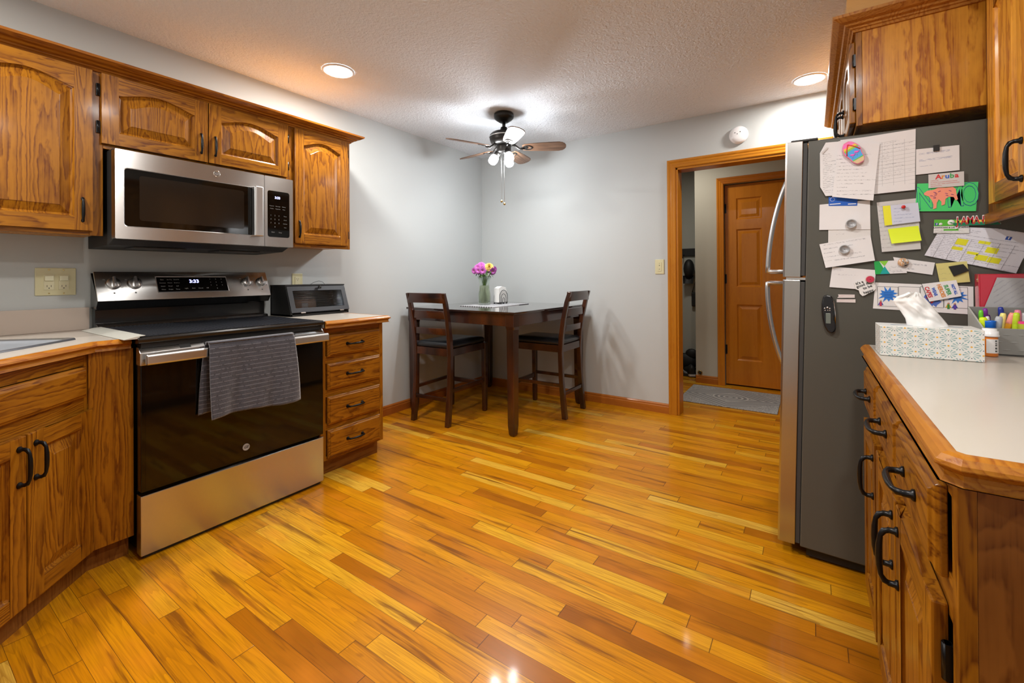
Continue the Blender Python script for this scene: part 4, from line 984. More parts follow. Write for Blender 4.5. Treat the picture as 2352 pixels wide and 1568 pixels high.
for px, pz, dp_, r_, di, mt_, lb in (
    (-.052, 1.148, .01, .036, (-.3, 0, .35), PINK, 'pink daisy at the left middle of the bouquet'),
    (-.026, 1.163, .0, .038, (-.1, 0, .6), PINK, 'large pink daisy at the top left of the bouquet'),
    (-.083, 1.122, .0, .030, (-.7, 0, -.1), PINK, 'drooping pink daisy at the far left edge of the bouquet'),
    (-.013, 1.122, .03, .033, (.0, 0, -.1), PINK, 'pink daisy with visible eye at the front centre of the bouquet'),
    (-.048, 1.122, .025, .029, (-.2, 0, .0), PINK, 'pink daisy low on the left of the bouquet, beside the front one'),
    (-.002, 1.158, -.02, .030, (.2, 0, .8), PALE, 'pale pink daisy behind the top of the bouquet'),
    (.068, 1.118, .01, .036, (.35, 0, -.25), PINKD, 'mauve daisy at the right of the bouquet under the yellow bloom'),
    (.085, 1.135, -.01, .026, (.8, 0, .1), PINKD, 'small mauve daisy at the far right edge of the bouquet')):
    flower(FP(px, pz, dp_), r_, toC+RV*di[0]+Vector((0, 0, di[2])), mt_, lb)
flower(FP(.040, 1.150, .0), .040, toC+RV*.1+Vector((0, 0, .5)), YEL, 'round yellow bloom at the top right of the bouquet', ball=True)
gr = thing('greenery', 'loose green stems and buds in the middle of the bouquet', 'foliage', (VX, VY, VZ+.02)); b = MB()
for k in range(6):
    a = rnd.uniform(0, 2*PI); rr_ = rnd.uniform(.004, .034); p = Vector((VX+rr_*math.cos(a), VY+rr_*math.sin(a), VZ+.022)); q = FP(rnd.uniform(-.05, .07), rnd.uniform(1.075, 1.15), rnd.uniform(-.02, .03))
    s = MB(); nk = Vector((VX+(q.x-VX)*.3, VY+(q.y-VY)*.3, VZ+.21)); s.tube([p, nk, q], .0019, 6); s.build('stem', STEM, gr)
    l = MB(); l.ball(q, .0085, 8, sc=(1, 1, 1.5)); l.build('bud', LEAF, gr)
for k in range(14):
    q = FP(rnd.uniform(-.045, .065), rnd.uniform(1.075, 1.13), rnd.uniform(-.01, .03)); e = Vector((rnd.uniform(-1, 1), rnd.uniform(-1, 1), rnd.uniform(-.6, .5))).normalized(); g = e.cross(toC).normalized(); ln = .035
    l = MB(); l.add([q, q+e*ln*.35+g*ln*.25, q+e*ln*.8+g*ln*.15, q+e*ln, q+e*ln*.7-g*ln*.2, q+e*ln*.35-g*ln*.22], [(0, 1, 2, 3, 4, 5)]); l.build('leaf', LEAF, gr, solid=.0008)
# napkins in a wire holder
NX, NY, NZ = -2.215, 3.098, TZ+.0052
nh = thing('napkin_holder', 'black wire napkin holder with rainbow arches behind the vase', 'napkin holder', (NX, NY, NZ))
for xx in (NX+.030, NX-.030):
    for r_, h_ in ((.056, .062), (.036, .050), (.015, .038)):
        pts = [(xx, NY-r_, NZ+.012)]+[(xx, NY-r_*math.cos(a), NZ+h_+r_*math.sin(a)) for a in [PI*k/14 for k in range(15)]]+[(xx, NY+r_, NZ+.012)]
        b = MB(); b.tube(pts, .0022, 8); b.build('arch', IRON, nh)
    b = MB(); b.tube([(xx, NY-.06, NZ+.012), (xx, NY+.06, NZ+.012)], .0024, 8); b.build('bar', IRON, nh)
for yy in (NY-.05, NY, NY+.05):
    b = MB(); b.tube([(NX-.032, yy, NZ+.0105), (NX+.032, yy, NZ+.0105)], .0022, 8); b.build('cross_bar', IRON, nh)
for xx in (NX-.03, NX+.03):
    for yy in (NY-.055, NY, NY+.045):
        b = MB(); b.ball((xx, yy, NZ+.0055), .0055, 10); b.build('foot', IRON, nh)
nk = thing('napkin_stack', 'stack of white paper napkins standing in the wire holder', 'napkins', (NX, NY, NZ+.013))
for k in range(8):
    x0 = NX-.026+k*.0064; b = MB()
    b.prism([(NY-.062, NZ+.0135), (NY+.062, NZ+.0135), (NY+.062, NZ+.095), (NY+.040, NZ+.140), (NY-.020, NZ+.150), (NY-.062, NZ+.135)], lambda u, v, w: (w, u, v), x0, x0+.0055); b.build('napkin', mat('napkin', (.78, .78, .76), .8), nk, bevel=.0015)

# ------------------------------------------------------------------ ceiling fan
FX, FY = -1.855, 2.647
fan = thing('ceiling_fan', 'dark bronze five-blade ceiling fan with three lit glass shades', 'ceiling fan', (FX, FY, HC))
c_ = (FX, FY, HC)
b = MB(); b.lathe([(.066, -.0005), (.072, -.006), (.074, -.022), (.070, -.036), (.058, -.048), (.040, -.060), (.030, -.066), (.012, -.068)], c_, n=40); b.build('canopy', BRONZE, fan)
b = MB(); b.tube([(FX, FY, HC-.06), (FX, FY, HC-.125)], .0125, 16); b.build('downrod', BRONZE, fan)
b = MB(); b.lathe([(.013, -.100), (.022, -.102), (.027, -.118), (.034, -.130), (.060, -.136), (.090, -.146), (.103, -.160), (.106, -.172), (.106, -.180), (.102, -.186), (.104, -.190), (.098, -.210), (.084, -.226), (.062, -.232), (.001, -.232)], c_, n=48); b.build('motor', BRONZE, fan)
b = MB(); b.lathe([(.1065, -.171), (.1085, -.174), (.1065, -.178)], c_, n=48); b.build('trim_band', NICKEL, fan)
b = MB(); b.lathe([(.040, -.230), (.050, -.234), (.052, -.240), (.052, -.282), (.046, -.290), (.001, -.292)], c_, n=36); b.build('switch_housing', BRONZE, fan)
def blade_mat():
    m, t, p = nodes('blade_walnut'); v = vecmap(t, (30, 30, 4))
    c = N(t, 'ShaderNodeTexCoord'); mp = N(t, 'ShaderNodeMapping'); mp.inputs['Scale'].default_value = (4, 55, 10); t.links.new(c.outputs['UV'], mp.inputs['Vector'])
    n1 = noise(t, mp.outputs[0], 1, 3, .6, .6)
    t.links.new(RAMP(t, n1, [(.3, (.055, .026, .014)), (.5, (.15, .080, .045)), (.7, (.24, .14, .085))]), p.inputs['Base Color']); p.inputs['Roughness'].default_value = .4
    return m
BLM = blade_mat()
for k, ang in enumerate((29, 101, 173, 245, 317)):
    a = math.radians(ang); e = Vector((math.cos(a), math.sin(a), 0)); g = Vector((-math.sin(a), math.cos(a), 0)); pit = math.radians(-15); gg = g*math.cos(pit)+Vector((0, 0, 1))*math.sin(pit); up = e.cross(gg)
    o0 = Vector((FX, FY, HC-.252)); 
    prof = [(.135, .030), (.150, .040), (.20, .048), (.28, .054), (.36, .058), (.40, .058), (.425, .050), (.440, .036), (.449, .018), (.451, 0)]
    outl = [(r, h) for r, h in prof]+[(r, -h) for r, h in prof[::-1][1:]]
    b = MB(); fn = lambda u, v, w_: tuple(o0+e*u+gg*v+up*w_)
    b.prism(outl, fn, -.003, .003); ob = b.build('blade', BLM, fan, bevel=.0015)
    uvl = ob.data.uv_layers.new(name='uv')
    for lp in ob.data.loops:
        v_ = ob.data.vertices[lp.vertex_index].co+ORIG[fan]-o0; uvl.data[lp.index].uv = (v_.dot(e)+k*1.3, v_.dot(gg)+k*.37)
    q = MB(); q.tube([tuple(Vector((FX, FY, HC-.228))+e*.060), tuple(Vector((FX, FY, HC-.240))+e*.085), tuple(o0+e*.115+up*-.012), tuple(o0+e*.150-up*.006)], [.009, .008, .008, .009], 8, flat=.5)
    q.build('blade_arm', BRONZE, fan)
    q = MB(); ov = lambda r, cx: [(cx+r*1.25*math.cos(t_), r*math.sin(t_)) for t_ in [2*PI*j/20 for j in range(20)]]
    q.loft([[fn(u, v, -.0035) for u, v in ov(.030, .172)], [fn(u, v, -.007) for u, v in ov(.029, .172)], [fn(u, v, -.007) for u, v in ov(.019, .176)], [fn(u, v, -.0035) for u, v in ov(.018, .176)]], True)
    q.build('blade_bracket', BRONZE, fan)
    q = MB(); q.loft([[fn(u, v, -.0035) for u, v in ov(.013, .160)], [fn(u, v, -.0065) for u, v in ov(.013, .160)]], True, False, True); q.build('bracket_plate', BRONZE, fan)
SHADE = mat('frosted_shade', (1, 1, 1), .5, emit=(.94, .97, 1), estr=FAN_W)
for ang in (180, 62, -60):
    a = azR+math.radians(ang); e = Vector((math.cos(a), math.sin(a), 0)); dn = (e*.62+Vector((0, 0, -1))).normalized()
    p = Vector((FX, FY, HC-.278))+e*.040
    b = MB(); b.lathe([(.012, -.02), (.016, .0), (.021, .012), (.022, .034), (.019, .038)], p, n=24, dirv=dn, cap0=True); b.build('lamp_socket', BRONZE, fan)
    b = MB(); b.lathe([(.017, .034), (.026, .042), (.031, .056), (.0325, .074), (.029, .092), (.020, .104), (.001, .108)], p, n=28, dirv=dn); b.build('lamp_shade', SHADE, fan)
for dx, z1 in ((-.019, 1.615), (.0015, 1.596)):
    p = Vector((FX, FY, 0))+RV*dx+Vector((F0.x, F0.y, 0))*-.03
    b = MB(); b.tube([(p.x, p.y, HC-.285), (p.x, p.y, z1+.006)], .0010, 6); b.build('pull_chain', NICKEL, fan)
    b = MB(); b.lathe([(.0016, .012), (.004, .009), (.009, .004), (.0095, 0), (.007, -.005), (.001, -.008)], (p.x, p.y, z1), n=16); b.build('chain_knob', BRASS, fan)
# ------------------------------------------------------------------ refrigerator
LEAN = math.radians(1.42); FRX, FRY, FRY1 = -.046, 1.990, 2.725
fg = thing('refrigerator', 'stainless-front grey-sided top-freezer refrigerator covered in papers', 'refrigerator', (FRX, FRY, 0), rot=(0, LEAN, 0))
b = MB(); b.box(FRX, FRX+.70, FRY, FRY1, .046, 1.570); b.build('cabinet', FRIDGE, fg, bevel=.004)
b = MB(); b.box(FRX+.02, FRX+.66, FRY+.02, FRY1-.02, .012, .046); b.build('base_grille', BLACKM, fg)
def fdoor(z0, z1, name):
    rings = []; xb, xf = FRX-.016, FRX-.072
    n = 16; pts = [(xb, FRY+.004), (xf+.006, FRY+.001), (xf, FRY+.006)]
    for i in range(1, n): tt_ = i/n; pts.append((xf-.012*math.sin(PI*tt_), FRY+.006+(FRY1-FRY-.012)*tt_))
    pts += [(xf, FRY1-.006), (xf+.006, FRY1-.001), (xb, FRY1-.004)]
    b = MB(); b.loft([[(u, v, z0) for u, v in pts], [(u, v, z1) for u, v in pts]], True, True, True); return b.build(name, STEELV, fg, bevel=.002, ang=60)
top = fdoor(1.060, 1.574, 'freezer_door'); low = fdoor(.046, 1.050, 'fridge_door')
for z0, z1 in ((1.066, 1.566), (.052, 1.044)):
    b = MB(); b.box(FRX-.016, FRX-.001, FRY+.008, FRY1-.008, z0, z1); b.build('door_gasket', GASKET, fg, bevel=.002)
b = MB(); b.box(FRX-.062, FRX+.008, FRY+.004, FRY+.05, 1.0505, 1.0595); b.build('centre_hinge', NICKEL, fg)
b = MB(); b.box(FRX-.055, FRX+.03, FRY+.012, FRY+.05, 1.574, 1.582); b.build('top_hinge', GASKET, fg, bevel=.002)
def fhandle(z0, z1, parent, flip):
    y = FRY1-.10; pts = []; n = 16
    for i in range(n+1):
        t_ = i/n; s_ = t_ if not flip else 1-t_          # s_=0 at the squared end near the split
        z = z0+(z1-z0)*t_
        x = FRX-.080-.088*(math.cos(s_*PI/2)**.75 if s_ < 1 else 0)
        pts.append((x, y, z))
    ce = pts[0] if not flip else pts[-1]
    arm = [(FRX-.074, y, ce[2]), (ce[0]+.012, y, ce[2])]
    seq = arm+(pts if not flip else pts[::-1])
    b = MB(); b.tube(seq, [.011]*len(seq), 12, flat=1.5, up=(0, 0, 1)); o = b.build('handle', HANDLE, parent)
fhandle(1.083, 1.560, top, False); fhandle(.600, 1.026, low, True)

# ------------------------------------------------------------------ right base cabinets and worktop
RBX = .153
fr_ = lambda y, z, x=RBX: FR((x, y, z), (0, -1, 0), (-1, 0, 0))
def base_run(label, y0, y1, cells):
    t = thing('base_cabinet', label, 'cabinet', (.45, (y0+y1)/2, 0))
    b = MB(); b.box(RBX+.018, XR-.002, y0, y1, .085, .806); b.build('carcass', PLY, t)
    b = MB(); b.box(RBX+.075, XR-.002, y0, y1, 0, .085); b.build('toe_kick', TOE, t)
    bars('stile', [(RBX, RBX+.018, y0, y0+.03, .085, .806), (RBX, RBX+.018, y1-.03, y1, .085, .806)], OZ, t)
    bars('rail', [(RBX+.0004, RBX+.018, y0+.03, y1-.03, z0, z1) for z0, z1 in ((.77, .806), (.60, .66), (.085, .12))], OY, t)
    for (ya, yb, hs) in cells:      # ya far, yb near
        Wc = ya-yb
        o = slab_front('drawer', fr_(ya, .650), Wc, .128, t); pull('handle', fr_(ya, .650, RBX-.019), (Wc/2, .066), False, o, L=.125)
        o = raised_door('door', fr_(ya, .095), Wc, .520, t); pull('handle', fr_(ya, .095, RBX-.019), ((Wc-.030) if hs > 0 else .030, .425), True, o, L=.125)
        hinge(fr_(ya, .095), -.006 if hs > 0 else Wc+.006, .445, o, .05); hinge(fr_(ya, .095), -.006 if hs > 0 else Wc+.006, .075, o, .05)
    return t
base_run('single oak base cabinet beside the refrigerator', 1.495, 1.830, [(1.800, 1.513, 1)])
base_run('double oak base cabinet with plywood end panel nearest the camera', .792, 1.4945, [(1.484, 1.170, 1), (1.156, .842, -1)])
wt = thing('worktop', 'almond laminate worktop with oak edge holding the tissue box', 'worktop', (.45, 1.3, CT-.038))
b = MB(); b.prism([(.145, 1.826), (.145, .784), (.157, .772), (XR-.001, .772), (XR-.001, 1.826)], lambda u, v, w: (u, v, w), CT-.036, CT-.0004); b.build('laminate', LAM, wt)
b = MB(); nosing(b, [(XR-.001, .757), (.150, .757), (.130, .777), (.130, 1.8265)][::-1][::-1][::-1]); b.build('edge', WOODY, wt, bevel=.0015, ang=50)

# ------------------------------------------------------------------ cabinet over the refrigerator
OX0 = .136; OY0, OY1 = 2.002, 3.30
oc = thing('wall_cabinet', 'deep oak cabinet above the refrigerator with flat side panel', 'cabinet', (.45, 2.5, 1.60))
b = MB(); b.box(OX0+.018, XR-.002, OY0, OY1, 1.604, 1.950); b.build('carcass', PANEL_LIT, oc, bevel=.002)
bars('stile', [(OX0, OX0+.018, OY0-.001, OY0+.03, 1.600, 1.950), (OX0, OX0+.018, OY1-.03, OY1, 1.600, 1.950)], OZ, oc)
bars('rail', [(OX0+.0004, OX0+.018, OY0+.03, OY1-.03, 1.600, 1.635), (OX0+.0004, OX0+.018, OY0+.03, OY1-.03, 1.90, 1.950)], OY, oc)
fo = lambda y, z, x=OX0: FR((x, y, z), (0, -1, 0), (-1, 0, 0))
for ya, yb, hs in ((2.345, 2.014, -1), (2.690, 2.352, 1)):
    Wc = ya-yb; o = raised_door('door', fo(ya, 1.615), Wc, .292, oc, arch=.03, rail=.045); pull('handle', fo(ya, 1.615, OX0-.019), (.028 if hs < 0 else Wc-.028, .085), True, o)
    u = Wc+.006 if hs < 0 else -.006
    hinge(fo(ya, 1.615), u, .222, o, .042); hinge(fo(ya, 1.615), u, .066, o, .042)
for ya, yb, hs in ((3.02, 2.70, -1), (3.28, 3.03, 1)):
    o = raised_door('door', fo(ya, 1.615), ya-yb, .292, oc, arch=.03, rail=.045)
b = MB(); crown_sweep(b, lambda k, o, z: [(OX0-o, OY1, z), (OX0-o, OY0-o, z), (.462, OY0-o, z)][k])
solo(b.build('crown_moulding', oak('crown_oak_lit', 2, light=(.55, .24, .045), dark=(.30, .10, .015))), 'stepped oak crown moulding on top of the cabinet over the refrigerator', 'moulding')  # lighter copy of the crown oak, brighter light here mixed into the tone
# wooden tray on top of that cabinet
TRAYW = oak('tray_wood', 0, light=(.74, .42, .15), dark=(.5, .25, .07), rings=6, contrast=.5)
tr_ = thing('wooden_tray', 'pale wooden tray with a handle notch lying on top of the refrigerator cabinet', 'tray', (.28, 2.2, 1.981))
def notch(x0, x1, z0, z1, cx):
    pts = [(x0, z0), (x1, z0), (x1, z1), (cx+.045, z1), (cx+.038, z1-.012), (cx-.038, z1-.012), (cx-.045, z1), (x0, z1)]; return pts
for y0 in (1.955, 2.50):
    b = MB(); b.prism(notch(.110, .455, 1.981, 2.046, .215), lambda u, v, w: (u, w, v), y0, y0+.012); b.build('end', TRAYW, tr_, bevel=.0015)
for x0 in (.110, .443):
    b = MB(); b.box(x0, x0+.012, 1.967, 2.50, 1.981, 2.044); b.build('side', TRAYW, tr_, bevel=.0015)
b = MB(); b.box(.122, .443, 1.967, 2.50, 1.981, 1.987); b.build('bottom', TRAYW, tr_)

# ------------------------------------------------------------------ right wall cabinet
RX2 = .479
rc = thing('wall_cabinet', 'oak wall cabinet with one raised-panel door above the pen caddy', 'cabinet', (.62, 1.8, 1.25))
b = MB(); b.box(RX2, XR-.002, 1.30, 1.999, 1.262, 1.950); b.build('carcass', PANEL_LIT, rc)
bars('stile', [(RX2-.018, RX2, 1.895, 2.000, 1.255, 1.950), (RX2-.018, RX2, 1.30, 1.345, 1.255, 1.950), (RX2-.018, RX2, 1.60, 1.64, 1.29, 1.90)], OZ, rc)
bars('rail', [(RX2-.0176, RX2, 1.345, 1.895, 1.255, 1.290), (RX2-.0176, RX2, 1.345, 1.895, 1.90, 1.950)], OY, rc)
f_ = lambda y, z, x=RX2-.018: FR((x, y, z), (0, -1, 0), (-1, 0, 0))
o = raised_door('door', f_(1.906, 1.278), .285, .655, rc, arch=.036, mats=[PANEL_LIT, OY]); pull('handle', f_(1.906, 1.278, RX2-.037), (.257, .080), True, o)
o = raised_door('door', f_(1.600, 1.278), .285, .655, rc, arch=.036); 
b = MB(); b.prism([(0, 1.255), (.030, 1.255), (.030, 1.250), (.012, 1.232), (.012, 1.224), (0, 1.224)], lambda u, v, w: (RX2-.030+u*.0+u, w, v), 1.30, 2.0)
b.build('light_rail', OY, rc)
b = MB(); crown_sweep(b, lambda k, o, z: [(RX2-.018-o, 1.955, z), (RX2-.018-o, 1.6, z), (RX2-.018-o, 1.28, z)][k])
solo(b.build('crown_moulding', CROWN), 'oak crown moulding along the top of the right wall cabinet', 'moulding')
# ------------------------------------------------------------------ papers and magnets on the refrigerator side
FS = FRY - .0006
def printed(name, base, ink, K=130, mx=(.08, .92), mz=(.07, .93), dens=.5, slope=0.0, duty=.38, wf=170, grid=None, part=None):
    if name in MATS: return MATS[name]
    m, t, p = nodes(name); p.inputs['Roughness'].default_value = .7
    c = N(t, 'ShaderNodeTexCoord'); so = N(t, 'ShaderNodeSeparateXYZ'); sg = N(t, 'ShaderNodeSeparateXYZ')
    t.links.new(c.outputs['Object'], so.inputs[0]); t.links.new(c.outputs['Generated'], sg.inputs[0])
    x, z = so.outputs[0], so.outputs[2]
    zz = MA(t, 'SUBTRACT', z, MA(t, 'MULTIPLY', x, slope)); zk = MA(t, 'MULTIPLY', zz, K)
    ln = MA(t, 'LESS_THAN', MA(t, 'FRACT', zk), duty); row = MA(t, 'FLOOR', zk)
    cb = N(t, 'ShaderNodeCombineXYZ'); t.links.new(MA(t, 'MULTIPLY', x, wf), cb.inputs[0]); t.links.new(MA(t, 'MULTIPLY', row, 7.3), cb.inputs[1]); t.links.new(MA(t, 'MULTIPLY', zz, 900), cb.inputs[2])
    wd = MA(t, 'GREATER_THAN', noise(t, cb.outputs[0], 1, 2), 1-dens)
    wn = N(t, 'ShaderNodeTexWhiteNoise', noise_dimensions='1D'); t.links.new(row, wn.inputs['W'])
    gx, gz = sg.outputs[0], sg.outputs[2]
    endx = MA(t, 'ADD', mx[0]+.25*(mx[1]-mx[0]), MA(t, 'MULTIPLY', wn.outputs[0], .75*(mx[1]-mx[0])))
    f = MA(t, 'MULTIPLY', MA(t, 'MULTIPLY', ln, wd), MA(t, 'MULTIPLY', MA(t, 'GREATER_THAN', gx, mx[0]), MA(t, 'LESS_THAN', gx, endx)))
    f = MA(t, 'MULTIPLY', f, MA(t, 'MULTIPLY', MA(t, 'GREATER_THAN', gz, mz[0]), MA(t, 'LESS_THAN', gz, mz[1])))
    f = MA(t, 'MULTIPLY', f, .6)
    if grid:
        nx, nz, gx0 = grid
        gl = MA(t, 'LESS_THAN', MA(t, 'FRACT', MA(t, 'MULTIPLY', gx, nx)), .012*nx/3)
        gl2 = MA(t, 'LESS_THAN', MA(t, 'FRACT', MA(t, 'MULTIPLY', MA(t, 'SUBTRACT', gz, MA(t, 'MULTIPLY', gx, slope)), nz)), .012*nz/3)
        g = MA(t, 'MULTIPLY', MA(t, 'MAXIMUM', gl, gl2), MA(t, 'MULTIPLY', MA(t, 'GREATER_THAN', gx, gx0), MA(t, 'MULTIPLY', MA(t, 'GREATER_THAN', gz, .12), MA(t, 'LESS_THAN', gz, .86))))
        f = MA(t, 'MAXIMUM', f, MA(t, 'MULTIPLY', g, .55))
    n1 = noise(t, vecmap(t, (14, 14, 14)), 1, 2)
    t.links.new(MIX(t, f, MIX(t, n1, base, tuple(q*.93 for q in base)), ink), p.inputs['Base Color'])
    MATS[name] = m; return m
WH = (.76, .75, .77); GI = (.16, .16, .19)
def poly_mesh(pts, layer, th=.0007, curl=0.0, lift=0.0):
    zt = max(p[1] for p in pts); zb = min(p[1] for p in pts)
    f = lambda u, v, w: (u, FS-.0011*layer-lift-curl*((zt-v)/(zt-zb))**2-w, v)
    b = MB()
    if curl:      # split into strips so the sheet bends
        tri = [(p[0], p[1]) for p in pts]; bmt = bmesh.new(); vv = [bmt.verts.new((p[0], 0, p[1])) for p in tri]; bmt.faces.new(vv)
        for k in range(1, 7):
            zc = zb+(zt-zb)*k/7; bmesh.ops.bisect_plane(bmt, geom=bmt.verts[:]+bmt.edges[:]+bmt.faces[:], plane_co=(0, 0, zc), plane_no=(0, 0, 1))
        bmt.verts.index_update(); idx = {v: i for i, v in enumerate(bmt.verts)}
        vs = [(v.co.x, v.co.z) for v in bmt.verts]; n = len(vs)
        b.add([f(u, v, th) for u, v in vs]+[f(u, v, 0) for u, v in vs], [[idx[v] for v in fc.verts] for fc in bmt.faces]+[[n+idx[v] for v in fc.verts][::-1] for fc in bmt.faces])
        for e in bmt.edges:
            if len(e.link_faces) == 1:
                a, c = idx[e.verts[0]], idx[e.verts[1]]; k = len(b.v)-2*n; b.f.append([k+a, k+c, k+n+c, k+n+a]); b.m.append(0); b.sm.append(False)
        bmt.free()
    else: b.prism(pts, f, 0, th)
    return b
def sheet(name, label, cat, pts, layer, m, group=None, curl=0, lift=0, th=.0007):
    o = poly_mesh(pts, layer, th, curl, lift).build(name, m); return solo(o, label, cat, group)
def plate(name, label, cat, pts, layer, m, group=None, th=.0007, lift=0):
    """a card that carries printed parts: Empty + 'card' part"""
    cx = sum(p[0] for p in pts)/len(pts); zb = min(p[1] for p in pts)
    t = thing(name, label, cat, (cx, FS-.0011*layer-lift, zb), group); poly_mesh(pts, layer, th, 0, lift).build('card', m, t); return t
def mark(t, name, pts, layer, m, lift=0, th=.0003): return poly_mesh(pts, layer, th, 0, lift+.0007).build(name, m, t)
def ftext(s, size, x, z, layer, m, t, rot=0, name='lettering', lift=0, **k): return text(s, size, (x, FS-.0011*layer-lift-.0009, z), (PI/2, rot, 0), m, t, name, **k)
PG = 'papers on the refrigerator side'
PA = printed('print_dense', WH, GI, 150, (.14, .98), (.06, .80)); 
sheet('paper', 'printed sheet with clipped corners at the top left of the refrigerator side', 'paper', [(.046, 1.553), (.089, 1.550), (.087, 1.355), (.044, 1.357), (.028, 1.392), (.028, 1.517)], 1, PA, PG, curl=.006, lift=.002)
sheet('paper', 'large printed form with table lines, right of the flip-flop magnet', 'paper', [(.089, 1.555), (.154, 1.553), (.292, 1.556), (.288, 1.352), (.183, 1.349), (.087, 1.369)], 2, printed('print_form', WH, GI, 95, (.55, .98), (.2, .85), .42, .06, grid=(7, 16, .46)), PG, curl=.004)
sheet('paper', 'long typed sheet hanging under the flip-flop magnet', 'paper', [(.084, 1.551), (.198, 1.523), (.178, 1.325), (.063, 1.351)], 4, printed('print_list', WH, GI, 78, (.10, .97), (.08, .80), .46, -.10, .26), PG, curl=.014, lift=.002)
t = plate('tape_strip', 'small grey tape strip on the corner of the clipped-corner sheet', 'tape', [(.032, 1.518), (.050, 1.536), (.052, 1.530), (.036, 1.512)], 3, PAPER2, lift=.003)
# flip-flop magnet
ff = thing('magnet', 'flip-flop shaped magnet with rainbow and beach picture', 'magnet', (.125, FS, 1.45), 'refrigerator magnets')
pa, pb = Vector((.107, 1.532)), Vector((.149, 1.456)); ax = (pb-pa).normalized(); L_ = (pb-pa).length; nx_ = Vector((ax.y, -ax.x))*-1
wfun = lambda s: (.026*math.sin(PI*min(1, max(0, (s+.10)/1.05)))**.45 - .0045*math.exp(-((s-.58)/.16)**2))
def ffpoly(s0, s1, k, n=14):
    ss = [s0+(s1-s0)*i/n for i in range(n+1)]
    l = [pa+ax*(s*L_)+nx_*wfun(s)*k for s in ss]; r = [pa+ax*(s*L_)-nx_*wfun(s)*k for s in ss[::-1]]
    return [(p.x, p.y) for p in l+r]
poly_mesh(ffpoly(-.08, .93, 1.0), 5, .010, 0, .008).build('sole', mat('magnet_pink', (.75, .20, .36), .35), ff, bevel=.001)
for s0, s1, nm, col in ((-.03, .13, 'pink_sky', (.85, .16, .50)), (.13, .22, 'yellow_band', (.85, .55, .05)), (.22, .30, 'green_band', (.25, .55, .05)), (.30, .70, 'water', (.06, .38, .82)), (.70, .745, 'grass', (.15, .55, .08)), (.745, .90, 'sand', (.70, .52, .30))):
    poly_mesh(ffpoly(s0, s1, .86, 5), 5, .0003, 0, .0183).build(nm, rgb('ff_'+nm, col, .35), ff)
def fpt(s, q): p = pa+ax*(s*L_)+nx_*q; return (p.x, FS-.0055-.0192, p.y)
for a_, c_, d_ in (((.04, 0), (.22, .012), (.42, .021)), ((.04, 0), (.22, -.012), (.42, -.021))):
    b = MB(); b.tube([fpt(*a_), fpt(*c_), fpt(*d_)], .0018, 6); b.build('strap', rgb('ff_strap', (.75, .06, .05), .4), ff)
for s_, q_ in ((.50, -.007), (.46, .008)):
    b = MB(); c0 = Vector(fpt(s_, q_)); b.ball(c0, .0055, 10, sc=(1.3, .15, .6)); b.tube([c0+Vector((.006, 0, 0)), c0+Vector((.008, 0, .005)), c0+Vector((.005, 0, .007))], .0009, 6); b.tube([c0, c0+Vector((.001, 0, -.012))], .0006, 5)
    b.build('flamingo', rgb('ff_flamingo', (.85, .10, .55), .4), ff)
t = plate('note_card', 'handwritten envelope card under a dark square magnet, top right of the papers', 'paper', [(.292, 1.487), (.396, 1.484), (.396, 1.403), (.291, 1.402)], 3, printed('hand_blue', WH, (.22, .26, .42), 46, (.08, .92), (.30, .86), .5, .02, .28, 120), PG)
b = MB(); b.box(.334, .349, FS-.010, FS-.0045, 1.473, 1.492); solo(b.build('magnet', BLACKM, bevel=.0008), 'small dark square magnet on the envelope card', 'magnet', 'refrigerator magnets')
t = plate('card', 'green card with blue letters and a pink animal drawing', 'card', [(.294, 1.372), (.438, 1.360), (.432, 1.268), (.288, 1.280)], 4, rgb('card_green', (.06, .62, .16), .5), PG)
for s_, x_ in (('N', .312), ('M', .385), ('O', .418)):
    ftext(s_, .105, x_, 1.3190, 4, rgb('navy', (.02, .06, .30), .5), t, -.05, 'letter_outline', sx=.52, bold=.0016); ftext(s_, .105, x_, 1.3190, 4, rgb('card_green', (.06, .62, .16), .5), t, -.05, 'letter_fill', lift=.0005, sx=.52, bold=-.0002)
dog = [(.310, 1.338), (.318, 1.345), (.335, 1.347), (.346, 1.353), (.362, 1.350), (.380, 1.351), (.386, 1.343), (.388, 1.325), (.391, 1.310), (.386, 1.306), (.381, 1.318), (.370, 1.320), (.362, 1.314), (.360, 1.296), (.352, 1.293), (.352, 1.306), (.346, 1.314), (.341, 1.303), (.340, 1.286), (.332, 1.283), (.333, 1.298), (.329, 1.312), (.322, 1.326), (.311, 1.332)]
mark(t, 'animal_drawing', dog, 4, rgb('salmon', (.85, .30, .20), .5), lift=.0016)
for k in range(11):
    x_ = .322+rnd.random()*.058; z_ = 1.318+rnd.random()*.024
    b = MB(); y_ = FS-.0044-.0030; b.tube([(x_, y_, z_), (x_+.006, y_, z_-.004+rnd.random()*.008)], .0008, 5); b.build('fur_stroke', rgb('purple_ink', (.20, .05, .30), .5), t)
t = plate('card', 'clear card with colourful lettering above the green card', 'card', [(.321, 1.398), (.405, 1.397), (.405, 1.351), (.321, 1.353)], 8, printed('print_red', (.62, .60, .60), (.5, .08, .08), 170, (.06, .95), (.08, .62), .6, 0, .4), PG)
for s_, x_, c_ in (('A', .345, 'c_red'), ('r', .356, 'c_orange'), ('u', .366, 'c_blue'), ('b', .377, 'c_green'), ('a', .388, 'c_red')):
    ftext(s_, .021, x_, 1.3865, 8, rgb(c_, {'c_red': (.6, .03, .04), 'c_orange': (.7, .25, .03), 'c_blue': (.03, .12, .55), 'c_green': (.05, .35, .1)}[c_], .5), t, 0, bold=.0006)
